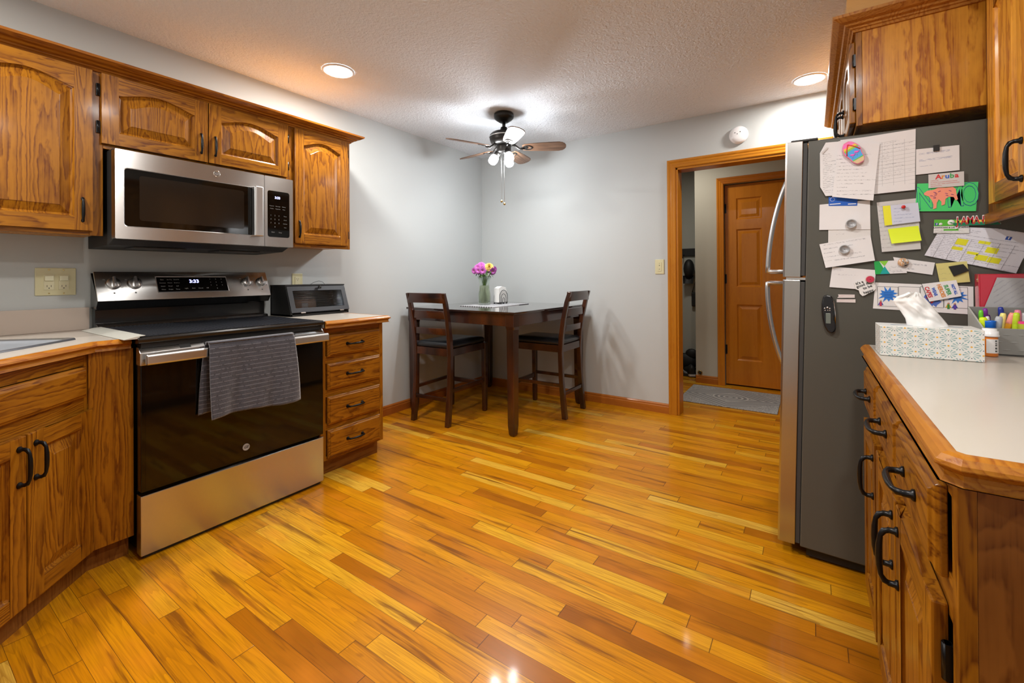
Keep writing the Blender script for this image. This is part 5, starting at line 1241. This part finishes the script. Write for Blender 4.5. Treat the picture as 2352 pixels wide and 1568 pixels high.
t = plate('business_card', 'blue business card peeking out under the typed sheet', 'card', [(.053, 1.354), (.137, 1.340), (.135, 1.314), (.053, 1.321)], 2, rgb('card_blue', (.01, .10, .50), .4), PG)
b = MB(); b.lathe([(.0062, 0), (.0070, 0)], (.064, FS-.0032, 1.343), n=20, dirv=(0, -1, 0)); b.build('ring_mark', PAPER, t, solid=.0002)
mark(t, 'print_line', [(.056, 1.3275), (.088, 1.3275), (.088, 1.3245), (.056, 1.3245)], 2, PAPER); mark(t, 'print_line', [(.109, 1.3235), (.132, 1.3225), (.132, 1.3195), (.109, 1.3205)], 2, PAPER)
sheet('paper', 'blank white sheet below the blue business card', 'paper', [(.026, 1.328), (.171, 1.331), (.171, 1.227), (.024, 1.235)], 1, printed('faint_a', WH, (.45, .45, .50), 40, (.1, .7), (.5, .9), .3), PG, curl=.004)
sheet('paper', 'white sheet with faint handwriting under the upper round silver magnet', 'paper', [(.052, 1.270), (.171, 1.268), (.172, 1.150), (.050, 1.160)], 2, printed('faint_b', (.70, .69, .69), (.36, .36, .40), 62, (.2, .95), (.45, .95), .46, .03, .25, 150), PG, curl=.003)
sheet('paper', 'tilted handwritten note under the lower round silver magnet', 'paper', [(.024, 1.182), (.171, 1.207), (.182, 1.118), (.042, 1.095)], 4, printed('hand_a', WH, (.25, .26, .30), 66, (.08, .90), (.20, .92), .48, .15, .28, 170), PG, curl=.008)
sheet('paper', 'white note below the silver magnets, partly under the round sticker', 'paper', [(.062, 1.099), (.185, 1.085), (.180, 1.014), (.053, 1.025)], 2, printed('faint_c', WH, (.40, .38, .45), 60, (.1, .95), (.62, .95), .45, -.1, .28, 170), PG, curl=.003)
for x_, z_, lb in ((.117, 1.250, 'round silver puck magnet on the upper white sheet'), (.097, 1.160, 'round silver puck magnet on the tilted handwritten note')):
    t = thing('magnet', lb, 'magnet', (x_, FS, z_), 'refrigerator magnets')
    b = MB(); b.lathe([(.0165, .006), (.0165, .018), (.0150, .021)], (x_, FS, z_), n=28, dirv=(0, -1, 0), cap0=True); b.build('acrylic_ring', mat('acrylic', (.60, .60, .60), .15, coat=.5), t)
    b = MB(); b.lathe([(.0150, .021), (.0115, .0215), (.0112, .0205), (.001, .0205)], (x_, FS, z_), n=28, dirv=(0, -1, 0)); b.build('disc', mat('disc_grey', (.33, .34, .36), .4, .3), t)
stk = [(.124, 1.040), (.132, 1.047), (.140, 1.047), (.150, 1.056), (.172, 1.055), (.178, 1.046), (.182, 1.036), (.184, 1.020), (.178, 1.012), (.164, 1.004), (.153, .996), (.147, .994), (.140, 1.002), (.137, 1.014), (.128, 1.018), (.126, 1.028)]
t = plate('sticker', 'white cut-out sticker reading that it is a good day to be happy', 'sticker', stk, 6, rgb('sticker_white', (.80, .80, .80), .4), PG, th=.0010)
for s_, x_, z_, r_ in (("it's a", .139, 1.0405, -.42), ('good day', .1515, 1.0345, -.42), ('to be', .161, 1.0255, -.42), ('happy', .1635, 1.0105, -.42)): ftext(s_, .0125, x_, z_, 6, INKD, t, r_, bold=.0003, lift=.0004)
t = thing('magnet', 'round pink-red magnet at the top of the happy sticker', 'magnet', (.168, FS, 1.052), 'refrigerator magnets')
b = MB(); b.lathe([(.0125, .007), (.0125, .014), (.0110, .016)], (.168, FS, 1.053), n=24, dirv=(0, -1, 0), cap0=True); b.build('rim', rgb('magnet_rim', (.62, .35, .32), .3), t)
b = MB(); b.lathe([(.0110, .016), (.001, .0162)], (.168, FS, 1.053), n=24, dirv=(0, -1, 0)); b.build('face', rgb('magnet_red', (.55, .04, .09), .25), t)
t = plate('business_card', 'green and teal business card below the yellow notes', 'card', [(.180, 1.115), (.263, 1.118), (.266, 1.074), (.183, 1.070)], 3, printed('print_card', WH, GI, 230, (.45, .92), (.08, .6), .5), PG)
mark(t, 'green_triangle', [(.180, 1.115), (.194, 1.1155), (.214, 1.0715), (.183, 1.070)], 3, rgb('tri_green', (.02, .38, .08), .4)); mark(t, 'lime_triangle', [(.194, 1.1155), (.218, 1.1163), (.208, 1.098)], 3, rgb('tri_lime', (.25, .60, .05), .4)); mark(t, 'teal_triangle', [(.196, 1.0705), (.208, 1.098), (.222, 1.0718)], 3, rgb('tri_teal', (.01, .36, .36), .4), lift=.0004)
sheet('paper', 'torn white strip with handwriting, right of the green business card', 'paper', [(.231, 1.129), (.290, 1.116), (.336, 1.107), (.329, 1.067), (.263, 1.080), (.241, 1.085)], 2, printed('hand_strip', WH, (.20, .20, .26), 60, (.35, .85), (.30, .72), .5, -.14, .3, 200), PG, curl=.002)
t = thing('magnet', 'round photo magnet between the green card and the torn strip', 'magnet', (.257, FS, 1.112), 'refrigerator magnets')
b = MB(); b.lathe([(.0140, .005), (.0145, .011), (.0130, .014), (.001, .0145)], (.256, FS, 1.110), n=28, dirv=(0, -1, 0), cap0=True)
m_, tt, pp = nodes('photo_magnet'); nz = noise(tt, vecmap(tt, (110, 110, 110)), 1, 2); tt.links.new(RAMP(tt, nz, [(.35, (.05, .05, .07)), (.45, (.45, .40, .35)), (.55, (.62, .30, .10)), (.65, (.7, .7, .68))]), pp.inputs['Base Color']); pp.inputs['Roughness'].default_value = .15
b.build('photo_disc', m_, t)
sheet('paper', 'handwritten sheet behind the yellow notes in the middle of the papers', 'paper', [(.189, 1.320), (.296, 1.324), (.301, 1.153), (.201, 1.147)], 1, printed('hand_c', (.60, .59, .59), (.32, .30, .33), 70, (.05, .95), (.03, .95), .5, .04, .28, 190), PG, curl=.006)
t = plate('sticky_note', 'pale note with yellow left margin under the red push magnet', 'note', [(.204, 1.305), (.295, 1.308), (.300, 1.245), (.209, 1.237)], 8, printed('hand_note', (.60, .64, .78), (.20, .26, .46), 92, (.30, .9), (.06, .9), .5, .02, .3, 200), PG)
mark(t, 'yellow_margin', [(.204, 1.305), (.224, 1.3055), (.229, 1.2385), (.209, 1.237)], 8, rgb('hl_yellow', (.78, .76, .03), .5))
sheet('sticky_note', 'bright fluorescent yellow note below the pale note', 'note', [(.217, 1.225), (.295, 1.231), (.302, 1.181), (.226, 1.174)], 9, rgb('fluo_yellow', (.72, .88, .02), .55), PG, curl=.006)
b = MB(); b.lathe([(.0048, .010), (.0048, .018), (.0056, .020), (.005, .022), (.001, .0222)], (.257, FS, 1.296), n=18, dirv=(0, -1, 0), cap0=True); solo(b.build('magnet', rgb('pin_red', (.60, .02, .02), .3)), 'small red push magnet on the pale note', 'magnet', 'refrigerator magnets')
# schedule sheet, landscape card, souvenir magnet
sch = [(.345, 1.210), (.383, 1.222), (.479, 1.210), (.560, 1.186), (.548, 1.150), (.530, 1.110), (.517, 1.070), (.310, 1.132)]
t = plate('schedule_sheet', 'large tilted schedule sheet with yellow highlighted cells at the right', 'paper', sch, 2, printed('print_sched', (.72, .72, .80), (.17, .17, .24), 175, (.06, .97), (.04, .93), .52, -.27, .42, 260), PG, lift=.003)
sd = math.atan(-.27)
def cell(cx, cz, w_, h_, sl=-.27, sh=.42):
    P_ = []
    for a_, c_ in ((-1, -1), (1, -1), (1, 1), (-1, 1)): P_.append((cx+a_*w_/2+c_*h_/2*sh, cz+a_*w_/2*sl+c_*h_/2))
    return P_
for cx, cz, w_, h_ in ((.399, 1.172, .025, .018), (.450, 1.167, .026, .0085), (.388, 1.152, .025, .0095), (.466, 1.142, .026, .0165), (.423, 1.135, .025, .008), (.442, 1.120, .027, .016), (.470, 1.111, .027, .016)):
    mark(t, 'highlighted_cell', cell(cx, cz, w_, h_), 2, rgb('hl_cell', (.70, .68, .02), .6), lift=.003)
for k in range(6):
    x_ = .360+k*.031; z_ = 1.196-k*.031*.27
    b = MB(); y_ = FS-.0022-.003-.0011; b.tube([(x_, y_, z_), (x_-.030, y_, z_-.070)], .0003, 4); b.build('column_line', INK, t)
mark(t, 'blue_badge', cell(.502, 1.178, .012, .010), 2, rgb('badge_blue', (.03, .08, .36), .5), lift=.003); ftext('f', .0105, .502, 1.178, 2, PAPER, t, .26, lift=.0036, bold=.0003)
t = plate('business_card', 'green landscaping card with a white leaf circle, overlapping the schedule sheet', 'card', [(.334, 1.248), (.415, 1.242), (.415, 1.199), (.332, 1.204)], 8, printed('print_lawn', (.72, .72, .72), GI, 300, (.03, .97), (.05, .33), .5), PG)
mark(t, 'green_band', [(.334, 1.248), (.415, 1.242), (.415, 1.223), (.333, 1.226)], 8, rgb('lawn_green', (.10, .45, .04), .4))
b = MB(); b.lathe([(.001, .0), (.0085, .0), (.0085, -.0003)], (.374, FS-.0088-.0014, 1.236), n=22, dirv=(0, -1, 0)); b.build('white_circle', PAPER, t)
b = MB(); b.loft([[(.368, FS-.0106, 1.238), (.374, FS-.0106, 1.233), (.380, FS-.0106, 1.232)], [(.368, FS-.0106, 1.238), (.375, FS-.0106, 1.2365), (.380, FS-.0106, 1.232)]], False); b.build('leaf_mark', rgb('leaf_mark', (.03, .28, .08), .4), t, solid=.0003)
mark(t, 'blue_badge', [(.336, 1.237), (.3435, 1.2365), (.3435, 1.2285), (.336, 1.229)], 8, rgb('badge_blue', (.03, .08, .36), .5), lift=.0004); ftext('f', .008, .3398, 1.2325, 8, PAPER, t, 0, lift=.0008, bold=.0003)
b = MB(); b.lathe([(.001, 0), (.0042, 0), (.0042, -.0003)], (.3495, FS-.0088-.0014, 1.2322), n=16, dirv=(0, -1, 0)); b.build('white_badge', PAPER, t)
ftext('LAWNCARE & LANDSCAPING', .0062, .374, 1.2195, 8, INKD, t, .05, bold=.0001)
mark(t, 'green_strip', [(.356, 1.2160), (.391, 1.2140), (.391, 1.2085), (.356, 1.2105)], 8, rgb('lawn_green', (.10, .45, .04), .4))
t = thing('magnet', 'red, yellow and green souvenir letter magnet above the schedule sheet', 'magnet', (.43, FS-.012, 1.222), 'refrigerator magnets')
for k, ch in enumerate('JAMAICA'):
    x_ = .388+k*.0145; z_ = 1.2370
    ftext(ch, .040, x_, z_-.0002, 10, PAPER, t, .01, 'letter_edge', lift=.001, bold=.0016, sx=.62)
for (z0, z1, nm, col) in ((1.238, 1.256, 'red_band', (.50, .02, .03)), (1.229, 1.238, 'yellow_band', (.75, .62, .12)), (1.2195, 1.229, 'green_band', (.01, .20, .10))):
    pass
for k, ch in enumerate('JAMAICA'):
    x_ = .388+k*.0145
    ftext(ch, .0340, x_, 1.2375, 10, rgb('jam_red', (.50, .02, .03), .4), t, .01, 'letter_top', lift=.0018, bold=.0004, sx=.62)
mark(t, 'yellow_band', [(.384, 1.2405), (.481, 1.2385), (.481, 1.2315), (.384, 1.2335)], 10, rgb('jam_yellow', (.75, .62, .12), .4), lift=.0018)
mark(t, 'green_band', [(.378, 1.2335), (.483, 1.2315), (.483, 1.2215), (.382, 1.2240)], 10, rgb('jam_green', (.01, .20, .10), .4), lift=.0018)
for k in range(7):
    b = MB(); x_ = .390+k*.0135; b.ball((x_, FS-.011-.0035, 1.2365), .0022, 8, sc=(1, .2, 1.6)); b.build('figure', [INKD, rgb('jam_red', (.5, .02, .03), .4), rgb('tri_green', (.02, .38, .08), .4)][k % 3], t)
t = plate('sticky_note', 'pale yellow handwritten note under the schedule sheet', 'note', [(.337, 1.104), (.410, 1.110), (.417, 1.044), (.347, 1.037)], 5, printed('hand_yellow', (.66, .60, .22), (.36, .33, .16), 62, (.08, .9), (.1, .92), .42, .05, .28, 150), PG)
b = MB(); b.prism([(.367, 1.094), (.401, 1.101), (.414, 1.080), (.379, 1.062)], lambda u, v, w: (u, FS-.0065-w, v), 0, .005); solo(b.build('magnet', BLACKM, bevel=.001), 'flat black tilted magnet on the pale yellow note', 'magnet', 'refrigerator magnets')
# comic strip sheet
t = plate('comic_sheet', 'white comic strip sheet with blue starbursts behind the tissue', 'paper', [(.183, 1.042), (.425, 1.029), (.425, .940), (.176, .951)], 1, PAPER, PG)
BLU = rgb('burst_blue', (.03, .20, .68), .5)
def panel(x0, x1, z0, z1):
    for a_, c_ in (((x0, z0), (x1, z0-.002)), ((x1, z0-.002), (x1, z1-.002)), ((x1, z1-.002), (x0, z1)), ((x0, z1), (x0, z0))):
        b = MB(); y_ = FS-.0011-.0012; b.tube([(a_[0], y_, a_[1]), (c_[0], y_, c_[1])], .0004, 4); b.build('panel_line', INKD, t)
for x0, x1 in ((.189, .243), (.2445, .298), (.300, .355), (.357, .412)): panel(x0, x1, .961, 1.028)
def burst(cx, cz, r0, r1, n, nm='starburst', m=BLU, sq_=1.0):
    pts = [(cx+(r1 if k % 2 == 0 else r0)*(1+.15*math.sin(k*2.3))*math.cos(2*PI*k/(2*n)+.2), cz+sq_*(r1 if k % 2 == 0 else r0)*(1+.15*math.sin(k*2.3))*math.sin(2*PI*k/(2*n)+.2)) for k in range(2*n)]
    return mark(t, nm, pts, 1, m, lift=.0003)
burst(.217, 1.000, .015, .027, 11); burst(.388, .997, .013, .025, 11)
for k in range(4): mark(t, 'print_line', [(.206, 1.008-k*.0055), (.229, 1.007-k*.0055), (.229, 1.006-k*.0055), (.206, 1.007-k*.0055)], 1, rgb('navy', (.02, .06, .30), .5), lift=.0007)
burst(.327, .985, .020, .025, 14, 'cloud_burst', rgb('cloud_blue', (.08, .16, .55), .5)); mark(t, 'red_shield', [(.312, .993), (.342, .992), (.327, .972)], 1, rgb('burst_red', (.65, .03, .03), .5), lift=.0008)
def fig(x_, z_, cape, body):
    mark(t, 'figure_cape', [(x_-.0075, z_-.006), (x_+.0075, z_-.006), (x_+.002, z_+.006), (x_-.002, z_+.006)], 1, rgb('cape_'+cape[0], cape[1], .5), lift=.0004)
    mark(t, 'figure_body', [(x_-.003, z_-.010), (x_+.003, z_-.010), (x_+.0025, z_+.005), (x_-.0025, z_+.005)], 1, rgb('body_'+body[0], body[1], .5), lift=.0008)
    b = MB(); b.ball((x_, FS-.0011-.0016, z_+.008), .003, 8, sc=(1, .2, 1)); b.build('figure_head', rgb('figure_skin', (.55, .30, .18), .6), t)
fig(.197, .970, ('blue', (.05, .08, .40)), ('red', (.55, .05, .10))); fig(.367, .966, ('gold', (.75, .45, .04)), ('green', (.05, .25, .05))); fig(.382, .965, ('blue', (.05, .08, .40)), ('violet', (.12, .06, .40)))
t = plate('card', 'tilted card with rainbow lettering about super heroes and capes', 'card', [(.302, 1.037), (.385, 1.050), (.397, .998), (.320, .978)], 6, PAPER, PG)
cr = -.06+PI/2*0
for s_, x_, z_, sz, c_ in (('CAPES', .3175, 1.010, .0150, 'c_red'), ('WEAR', .3320, 1.0115, .0115, 'c_blue'), ('HEROES', .3480, 1.015, .0140, 'c_orange'), ('SUPER', .3630, 1.018, .0140, 'c_green'), ('NOT ALL', .3790, 1.020, .0095, 'c_blue')):
    ftext(s_, sz, x_+.001, z_, 6, rgb(c_, (.5, .1, .1), .5), t, PI/2-.30, bold=.0005, sx=.86)
b = MB(); y_ = FS-.0066-.0009; pl_ = [(.302, 1.037), (.320, .978), (.397, .998)]
for a_, c_ in zip(pl_[:-1], pl_[1:]):
    b = MB(); b.tube([(a_[0], y_, a_[1]), (c_[0], y_, c_[1])], .0006, 4); b.build('dark_edge', INKD, t)
PK = printed('print_pink', (.72, .66, .66), (.60, .36, .36), 250, (.05, .95), (.1, .9), .5)
sheet('label_magnet', 'upper of two small pale label magnets left of the comic sheet', 'magnet', [(.078, .9985), (.126, .9985), (.126, .987), (.076, .986), (.080, .992)], 1, PK, 'small label magnets', th=.0012)
sheet('label_magnet', 'lower of two small pale label magnets left of the comic sheet', 'magnet', [(.074, .981), (.128, .982), (.128, .970), (.074, .970)], 1, PK, 'small label magnets', th=.0012)
# clip-on thermometer
t = thing('thermometer', 'black folding food thermometer stuck to the refrigerator side', 'thermometer', (.05, FS, .855))
to = [(.034, .992), (.045, .996), (.058, .993), (.063, .985), (.062, .975), (.0655, .962), (.066, .940), (.068, .925), (.0665, .905), (.070, .890), (.071, .875), (.066, .862), (.055, .857), (.045, .864), (.037, .880), (.032, .905), (.029, .935), (.029, .965)]
poly_mesh(to, 0, .016).build('body', mat('thermo_black', (.006, .007, .010), .25, coat=.4), t, bevel=.004)
yT = FS-.0162; b = MB(); b.box(.041, .0555, yT-.0012, yT, .893, .930); b.build('screen', rgb('lcd', (.16, .19, .17), .25), t, bevel=.0008)
for x_, z_, r_ in ((.0385, .9475, .0026), (.0465, .9505, .0034), (.0535, .9475, .0026), (.0395, .940, .0020), (.0475, .9405, .0020), (.0535, .9405, .0020)):
    b = MB(); b.lathe([(r_, 0), (r_*.8, .001), (.0003, .0012)], (x_, yT, z_), n=14, dirv=(0, -1, 0)); b.build('button', NICKEL, t)
b = MB(); b.tube([(.0645, FS-.009, .975), (.0695, FS-.009, .925), (.0700, FS-.009, .880)], .0018, 8); b.build('probe', CHROME, t)

# ------------------------------------------------------------------ on the right worktop
def tissue_mat():
    m, t, p = nodes('tissue_box_pattern'); p.inputs['Roughness'].default_value = .45
    c = N(t, 'ShaderNodeTexCoord'); s = N(t, 'ShaderNodeSeparateXYZ'); t.links.new(c.outputs['Object'], s.inputs[0])
    gx = MA(t, 'ADD', s.outputs[0], s.outputs[1]); gz = s.outputs[2]
    CX, CZ = .0430, .0415
    def motif(ox, oz):
        fx = MA(t, 'SUBTRACT', MA(t, 'FRACT', MA(t, 'ADD', MA(t, 'DIVIDE', gx, CX), ox)), .5); fz = MA(t, 'SUBTRACT', MA(t, 'FRACT', MA(t, 'ADD', MA(t, 'DIVIDE', gz, CZ), oz)), .5)
        X = MA(t, 'MULTIPLY', fx, CX); Zz = MA(t, 'MULTIPLY', fz, CZ*1.15)
        r = MA(t, 'SQRT', MA(t, 'ADD', MA(t, 'MULTIPLY', X, X), MA(t, 'MULTIPLY', Zz, Zz))); a = MA(t, 'ARCTAN2', Zz, X)
        w_ = MA(t, 'COSINE', MA(t, 'MULTIPLY', a, 12)); ad = MA(t, 'ABSOLUTE', MA(t, 'SINE', a))
        rad = MA(t, 'MULTIPLY', MA(t, 'GREATER_THAN', r, .0042), MA(t, 'LESS_THAN', r, MA(t, 'SUBTRACT', .0168, MA(t, 'MULTIPLY', ad, .0035))))
        wid = MA(t, 'SUBTRACT', .90, MA(t, 'MULTIPLY', r, 60))
        pet = MA(t, 'MULTIPLY', MA(t, 'MULTIPLY', MA(t, 'GREATER_THAN', w_, wid), rad), MA(t, 'LESS_THAN', ad, .975))
        dots = MA(t, 'LESS_THAN', MA(t, 'ADD', MA(t, 'ABSOLUTE', X), MA(t, 'ABSOLUTE', MA(t, 'SUBTRACT', MA(t, 'ABSOLUTE', Zz), .0095))), .0016)
        ex = MA(t, 'SUBTRACT', CX/2, MA(t, 'ABSOLUTE', X))
        dia = MA(t, 'LESS_THAN', MA(t, 'ADD', ex, MA(t, 'ABSOLUTE', Zz)), .0028)
        return pet, dots, dia
    p1, d1, y1 = motif(.0, .1); p2, d2, y2 = motif(.5, .6)
    col = MIX(t, MA(t, 'MAXIMUM', p1, p2), (.70, .70, .68), (.27, .40, .41))
    col = MIX(t, MA(t, 'MAXIMUM', y1, y2), col, (.72, .38, .03)); col = MIX(t, MA(t, 'MAXIMUM', d1, d2), col, (.03, .03, .08))
    t.links.new(col, p.inputs['Base Color']); return m
t = thing('tissue_box', 'teal and white patterned tissue box on the right worktop', 'tissue box', (.26, 1.66, CT))
b = MB(); b.box(.157, .3625, 1.603, 1.716, CT+.0005, .926); b.build('carton', tissue_mat(), t, bevel=.0012)
b = MB(); b.prism([(.195+.01*math.cos(a), 1.66+.010*math.sin(a)) for a in [PI/2+PI*k/8 for k in range(9)]]+[(.325+.01*math.cos(a), 1.66+.010*math.sin(a)) for a in [-PI/2+PI*k/8 for k in range(9)]], lambda u, v, w: (u, v, w), .926, .9268); b.build('slot', rgb('slot_film', (.34, .38, .42), .3), t)
# pulled tissue
ti = thing('tissue', 'white crumpled tissue standing up out of the tissue box slot', 'tissue', (.26, 1.66, .927)); NU, NV = 40, 30; vs = []; fc = []
Lb = [(.221, .926), (.218, .945), (.208, .965), (.195, .985), (.192, .995), (.200, 1.006), (.224, 1.019)]; Rb = [(.309, .926), (.299, .942), (.289, .958), (.278, .975), (.268, .991), (.256, 1.008), (.246, 1.018)]
def lerp_path(P_, t_): k = min(int(t_*(len(P_)-1)), len(P_)-2); f = t_*(len(P_)-1)-k; return (P_[k][0]*(1-f)+P_[k+1][0]*f, P_[k][1]*(1-f)+P_[k+1][1]*f)
for sd_ in (0, 1):
    for j in range(NV+1):
        v = j/NV; l, r = lerp_path(Lb, v), lerp_path(Rb, v)
        for i in range(NU+1):
            u = i/NU; x = l[0]*(1-u)+r[0]*u; z = l[1]*(1-u)+r[1]*u
            nn_ = mnoise.noise(Vector((u*3.2+3, v*4.5, 5+sd_))); n2 = mnoise.noise(Vector((u*9, v*7, 9)))
            bulge = math.sin(PI*u)**.7*(.020-.006*v)*(1 if sd_ == 0 else -1)
            y = 1.66-bulge-(.016*nn_+.003*n2)*math.sin(PI*u)**.5*min(1, v*5+.25); z += .004*n2*(v > .8)
            vs.append((x, y, z))
    o_ = sd_*(NU+1)*(NV+1)
    for j in range(NV):
        for i in range(NU): a = o_+j*(NU+1)+i; fc.append((a, a+1, a+NU+2, a+NU+1))
b = MB(); b.add(vs, fc, 0, True); b.build('sheet', mat('tissue_paper', (.82, .82, .82), .9), ti)
# pill bottle
t = thing('pill_bottle', 'orange pill bottle with white cap beside the tissue box', 'bottle', (.402, 1.736, CT))
b = MB(); b.lathe([(.001, .0005), (.0150, .0005), (.0165, .003), (.0165, .056), (.0145, .060)], (.402, 1.738, CT), n=32); b.build('body', mat('amber_plastic', (.72, .20, .02), .2, coat=.5), t)
b = MB(); b.lathe([(.0190, .055), (.0195, .058), (.0180, .060), (.0180, .069), (.0145, .070), (.0145, .0755), (.001, .076)], (.402, 1.738, CT), n=36); b.build('cap', WHITEP, t)
b = MB(); b.loft([[(.402+.0168*math.sin(a), 1.738-.0168*math.cos(a), CT+z) for a in [-.6+1.8*k/10 for k in range(11)]] for z in (.010, .048)], False, smooth=True); lb = b.build('label', PAPER, t)
for k, (z0, z1) in enumerate(((.014, .017), (.019, .020), (.022, .0255), (.028, .029), (.031, .034), (.036, .038), (.040, .0405), (.042, .045))):
    b = MB(); b.loft([[(.402+.0171*math.sin(a), 1.738-.0171*math.cos(a), CT+z) for a in (.42, .52, .62, .72)] for z in (z0, z1)], False, smooth=True); b.build('barcode_bar', INKD, lb)
# pen caddy
EMB = mat('caddy_grey', (.23, .23, .22), .45)
t = thing('pen_caddy', 'grey embossed desk caddy with slanted side full of pens', 'caddy', (.50, 1.84, CT))
cx0, cx1, cy0, cy1, ch0, ch1 = .394, .66, 1.7645, 1.905, .919, .970
b = MB(); b.box(cx0, cx1, cy0, cy0+.004, CT+.001, ch0); b.build('front', EMB, t, bevel=.001)
b = MB(); b.box(cx0, cx1, cy1-.004, cy1, CT+.001, ch1); b.build('back', EMB, t, bevel=.001)
for x0 in (cx0, cx1-.004):
    b = MB(); b.prism([(cy0, CT+.001), (cy1, CT+.001), (cy1, ch1), (cy0, ch0)], lambda u, v, w: (w, u, v), x0, x0+.004); b.build('side', mat('caddy_light', (.42, .43, .41), .4), t, bevel=.001)
b = MB(); b.box(cx0, cx1, cy0, cy1, CT+.001, CT+.004); b.build('bottom', EMB, t)
for k in range(26):
    u = cx0+.018+(k % 9)*.029+((k//9) % 2)*.014; z = CT+.016+(k//9)*.021
    b = MB(); b.ball((u, cy0+.0005, z), .0075, 10, sc=(1.35, .12, .45)); b.build('embossed_petal', EMB, t)
# pens (barrel, cap)
def pen(label, x, z, col, capc=None, lx=0.0, r=.0055, y=1.84, top=None, flat=False, name='pen', cat='pen', ly=.0):
    zb = CT+.006; t = thing(name, label, cat, (x-lx, y-ly, zb), 'pens in the caddy')
    P0_, P1_ = Vector((x-lx, y-ly, zb)), Vector((x, y, z)); d = (P1_-P0_).normalized(); Lp = (P1_-P0_).length; m1 = rgb('pen_'+'%d_%d_%d' % tuple(int(q*255) for q in col), col, .3)
    b = MB(); b.lathe([(.001, 0), (r*.7, .0), (r, .01), (r, Lp-.030)], P0_, n=16, dirv=d); b.build('barrel', m1, t)
    m2_ = rgb('pen_'+'%d_%d_%d' % tuple(int(q*255) for q in (capc or col)), capc or col, .3)
    b = MB(); b.lathe([(r*1.02, Lp-.032), (r*1.08, Lp-.030), (r*1.05, Lp-.008), (r*.8, Lp-.001), (.0005, Lp)] if not flat else [(r*1.05, Lp-.03), (r*1.05, Lp), (.0005, Lp)], P0_, n=16, dirv=d); b.build('cap', m2_, t)
    return t
pen('fat yellow highlighter leaning left at the left end of the caddy', .403, .946, (.62, .80, .02), lx=-.014, r=.0085, y=1.80)
pen('slim bright green pen at the back left of the caddy', .412, .963, (.15, .60, .03), lx=.0, r=.0050, y=1.855)
pen('purple pen with ridged cap at the back left of the caddy', .424, .968, (.20, .03, .32), lx=.0, r=.0055, y=1.87)
pen('dark purple pen just right of the taller purple pen', .431, .949, (.12, .02, .22), lx=.0, r=.0050, y=1.875)
pen('black and white pen behind the blue cup', .4195, .947, (.03, .03, .03), (.7, .7, .7), r=.0045, y=1.83)
pen('thick silver grey marker leaning right in the caddy', .436, .950, (.42, .44, .48), lx=.010, r=.0075, y=1.80)
pen('navy blue capped pen at the back of the caddy', .459, .972, (.02, .04, .30), lx=-.010, r=.0060, y=1.885)
pen('pale yellow marker between the grey marker and orange pen', .450, .958, (.80, .76, .25), lx=.010, r=.0065, y=1.825)
pen('orange pen leaning right with pink tip', .466, .960, (.85, .38, .02), (.85, .30, .25), lx=.026, r=.0065, y=1.815)
pen('lime green marker standing in the middle of the caddy', .472, .961, (.50, .68, .03), lx=.008, r=.0068, y=1.81)
pen('orange and pink marker behind the pink bottle', .487, .966, (.85, .30, .03), (.80, .25, .35), lx=.0, r=.0070, y=1.86)
pen('silver pen with ring clip near the right edge of the frame', .4985, .958, (.55, .56, .58), lx=.0, r=.0045, y=1.86)
b = MB(); b.lathe([(.0115, .0), (.0120, .085), (.0125, .088), (.0105, .0885), (.0098, .084), (.0095, .02), (.001, .02)], (.4165, 1.795, CT+.0045), n=28, cap0=True)
solo(b.build('marker_cup', rgb('cup_blue', (.01, .14, .62), .3)), 'open bright blue round cup in the front left of the caddy', 'cup')
t = thing('lotion_bottle', 'small pink and lime squeeze bottle at the right of the caddy', 'bottle', (.487, 1.80, CT+.005))
b = MB(); b.lathe([(.001, 0), (.012, .0), (.013, .004), (.014, .05), (.0155, .088), (.001, .089)], (.487, 1.80, CT+.005), n=24); b.build('tube', rgb('bottle_pink', (.68, .04, .20), .3), t)
b = MB(); b.lathe([(.0150, .062), (.0158, .072), (.0162, .082)], (.487, 1.80, CT+.005), n=24); b.build('label_band', rgb('bottle_label', (.50, .55, .05), .4), t)
# binder and grey page behind the caddy
t = thing('binder', 'glossy red ring binder standing behind the pen caddy', 'binder', (.54, 1.94, CT))
RED = mat('binder_red', (.50, .018, .045), .22, coat=.5)
b = MB(); b.prism([(1.918, CT+.001), (1.9215, CT+.001), (1.9375, 1.067), (1.934, 1.067)], lambda u, v, w: (w, u, v), .428, .70); b.build('front_cover', RED, t, bevel=.001)
b = MB(); b.prism([(1.958, CT+.001), (1.9615, CT+.001), (1.9715, 1.069), (1.968, 1.069)], lambda u, v, w: (w, u, v), .428, .70); b.build('back_cover', RED, t, bevel=.001)
b = MB(); b.prism([(1.918, CT+.001), (1.9615, CT+.001), (1.9715, 1.069), (1.934, 1.067)], lambda u, v, w: (w, u, v), .4245, .428); b.build('spine', RED, t, bevel=.001)
for z_ in (1.052, 1.030):
    b = MB(); b.lathe([(.0025, .0), (.0018, .0015), (.0002, .002)], (.4245, 1.945, z_), n=12, dirv=(-1, 0, 0)); b.build('rivet', CHROME, t)
b = MB(); b.prism([(1.926, CT+.004), (1.954, CT+.004), (1.962, 1.055), (1.940, 1.055)], lambda u, v, w: (w, u, v), .434, .69); b.build('pages', PAPER2, t)
b = MB(); b.prism([(.429, .951), (.463, 1.058), (.64, 1.050), (.64, .90), (.429, .90)], lambda u, v, w: (u, 1.9165-.0+(v-.90)*.075+w, v), -.0012, 0)
solo(b.build('page', printed('hand_page', (.40, .40, .42), (.24, .24, .27), 60, (.12, .98), (.1, .95), .5, .9, .3, 160)), 'grey handwritten page leaning on the red binder', 'paper')
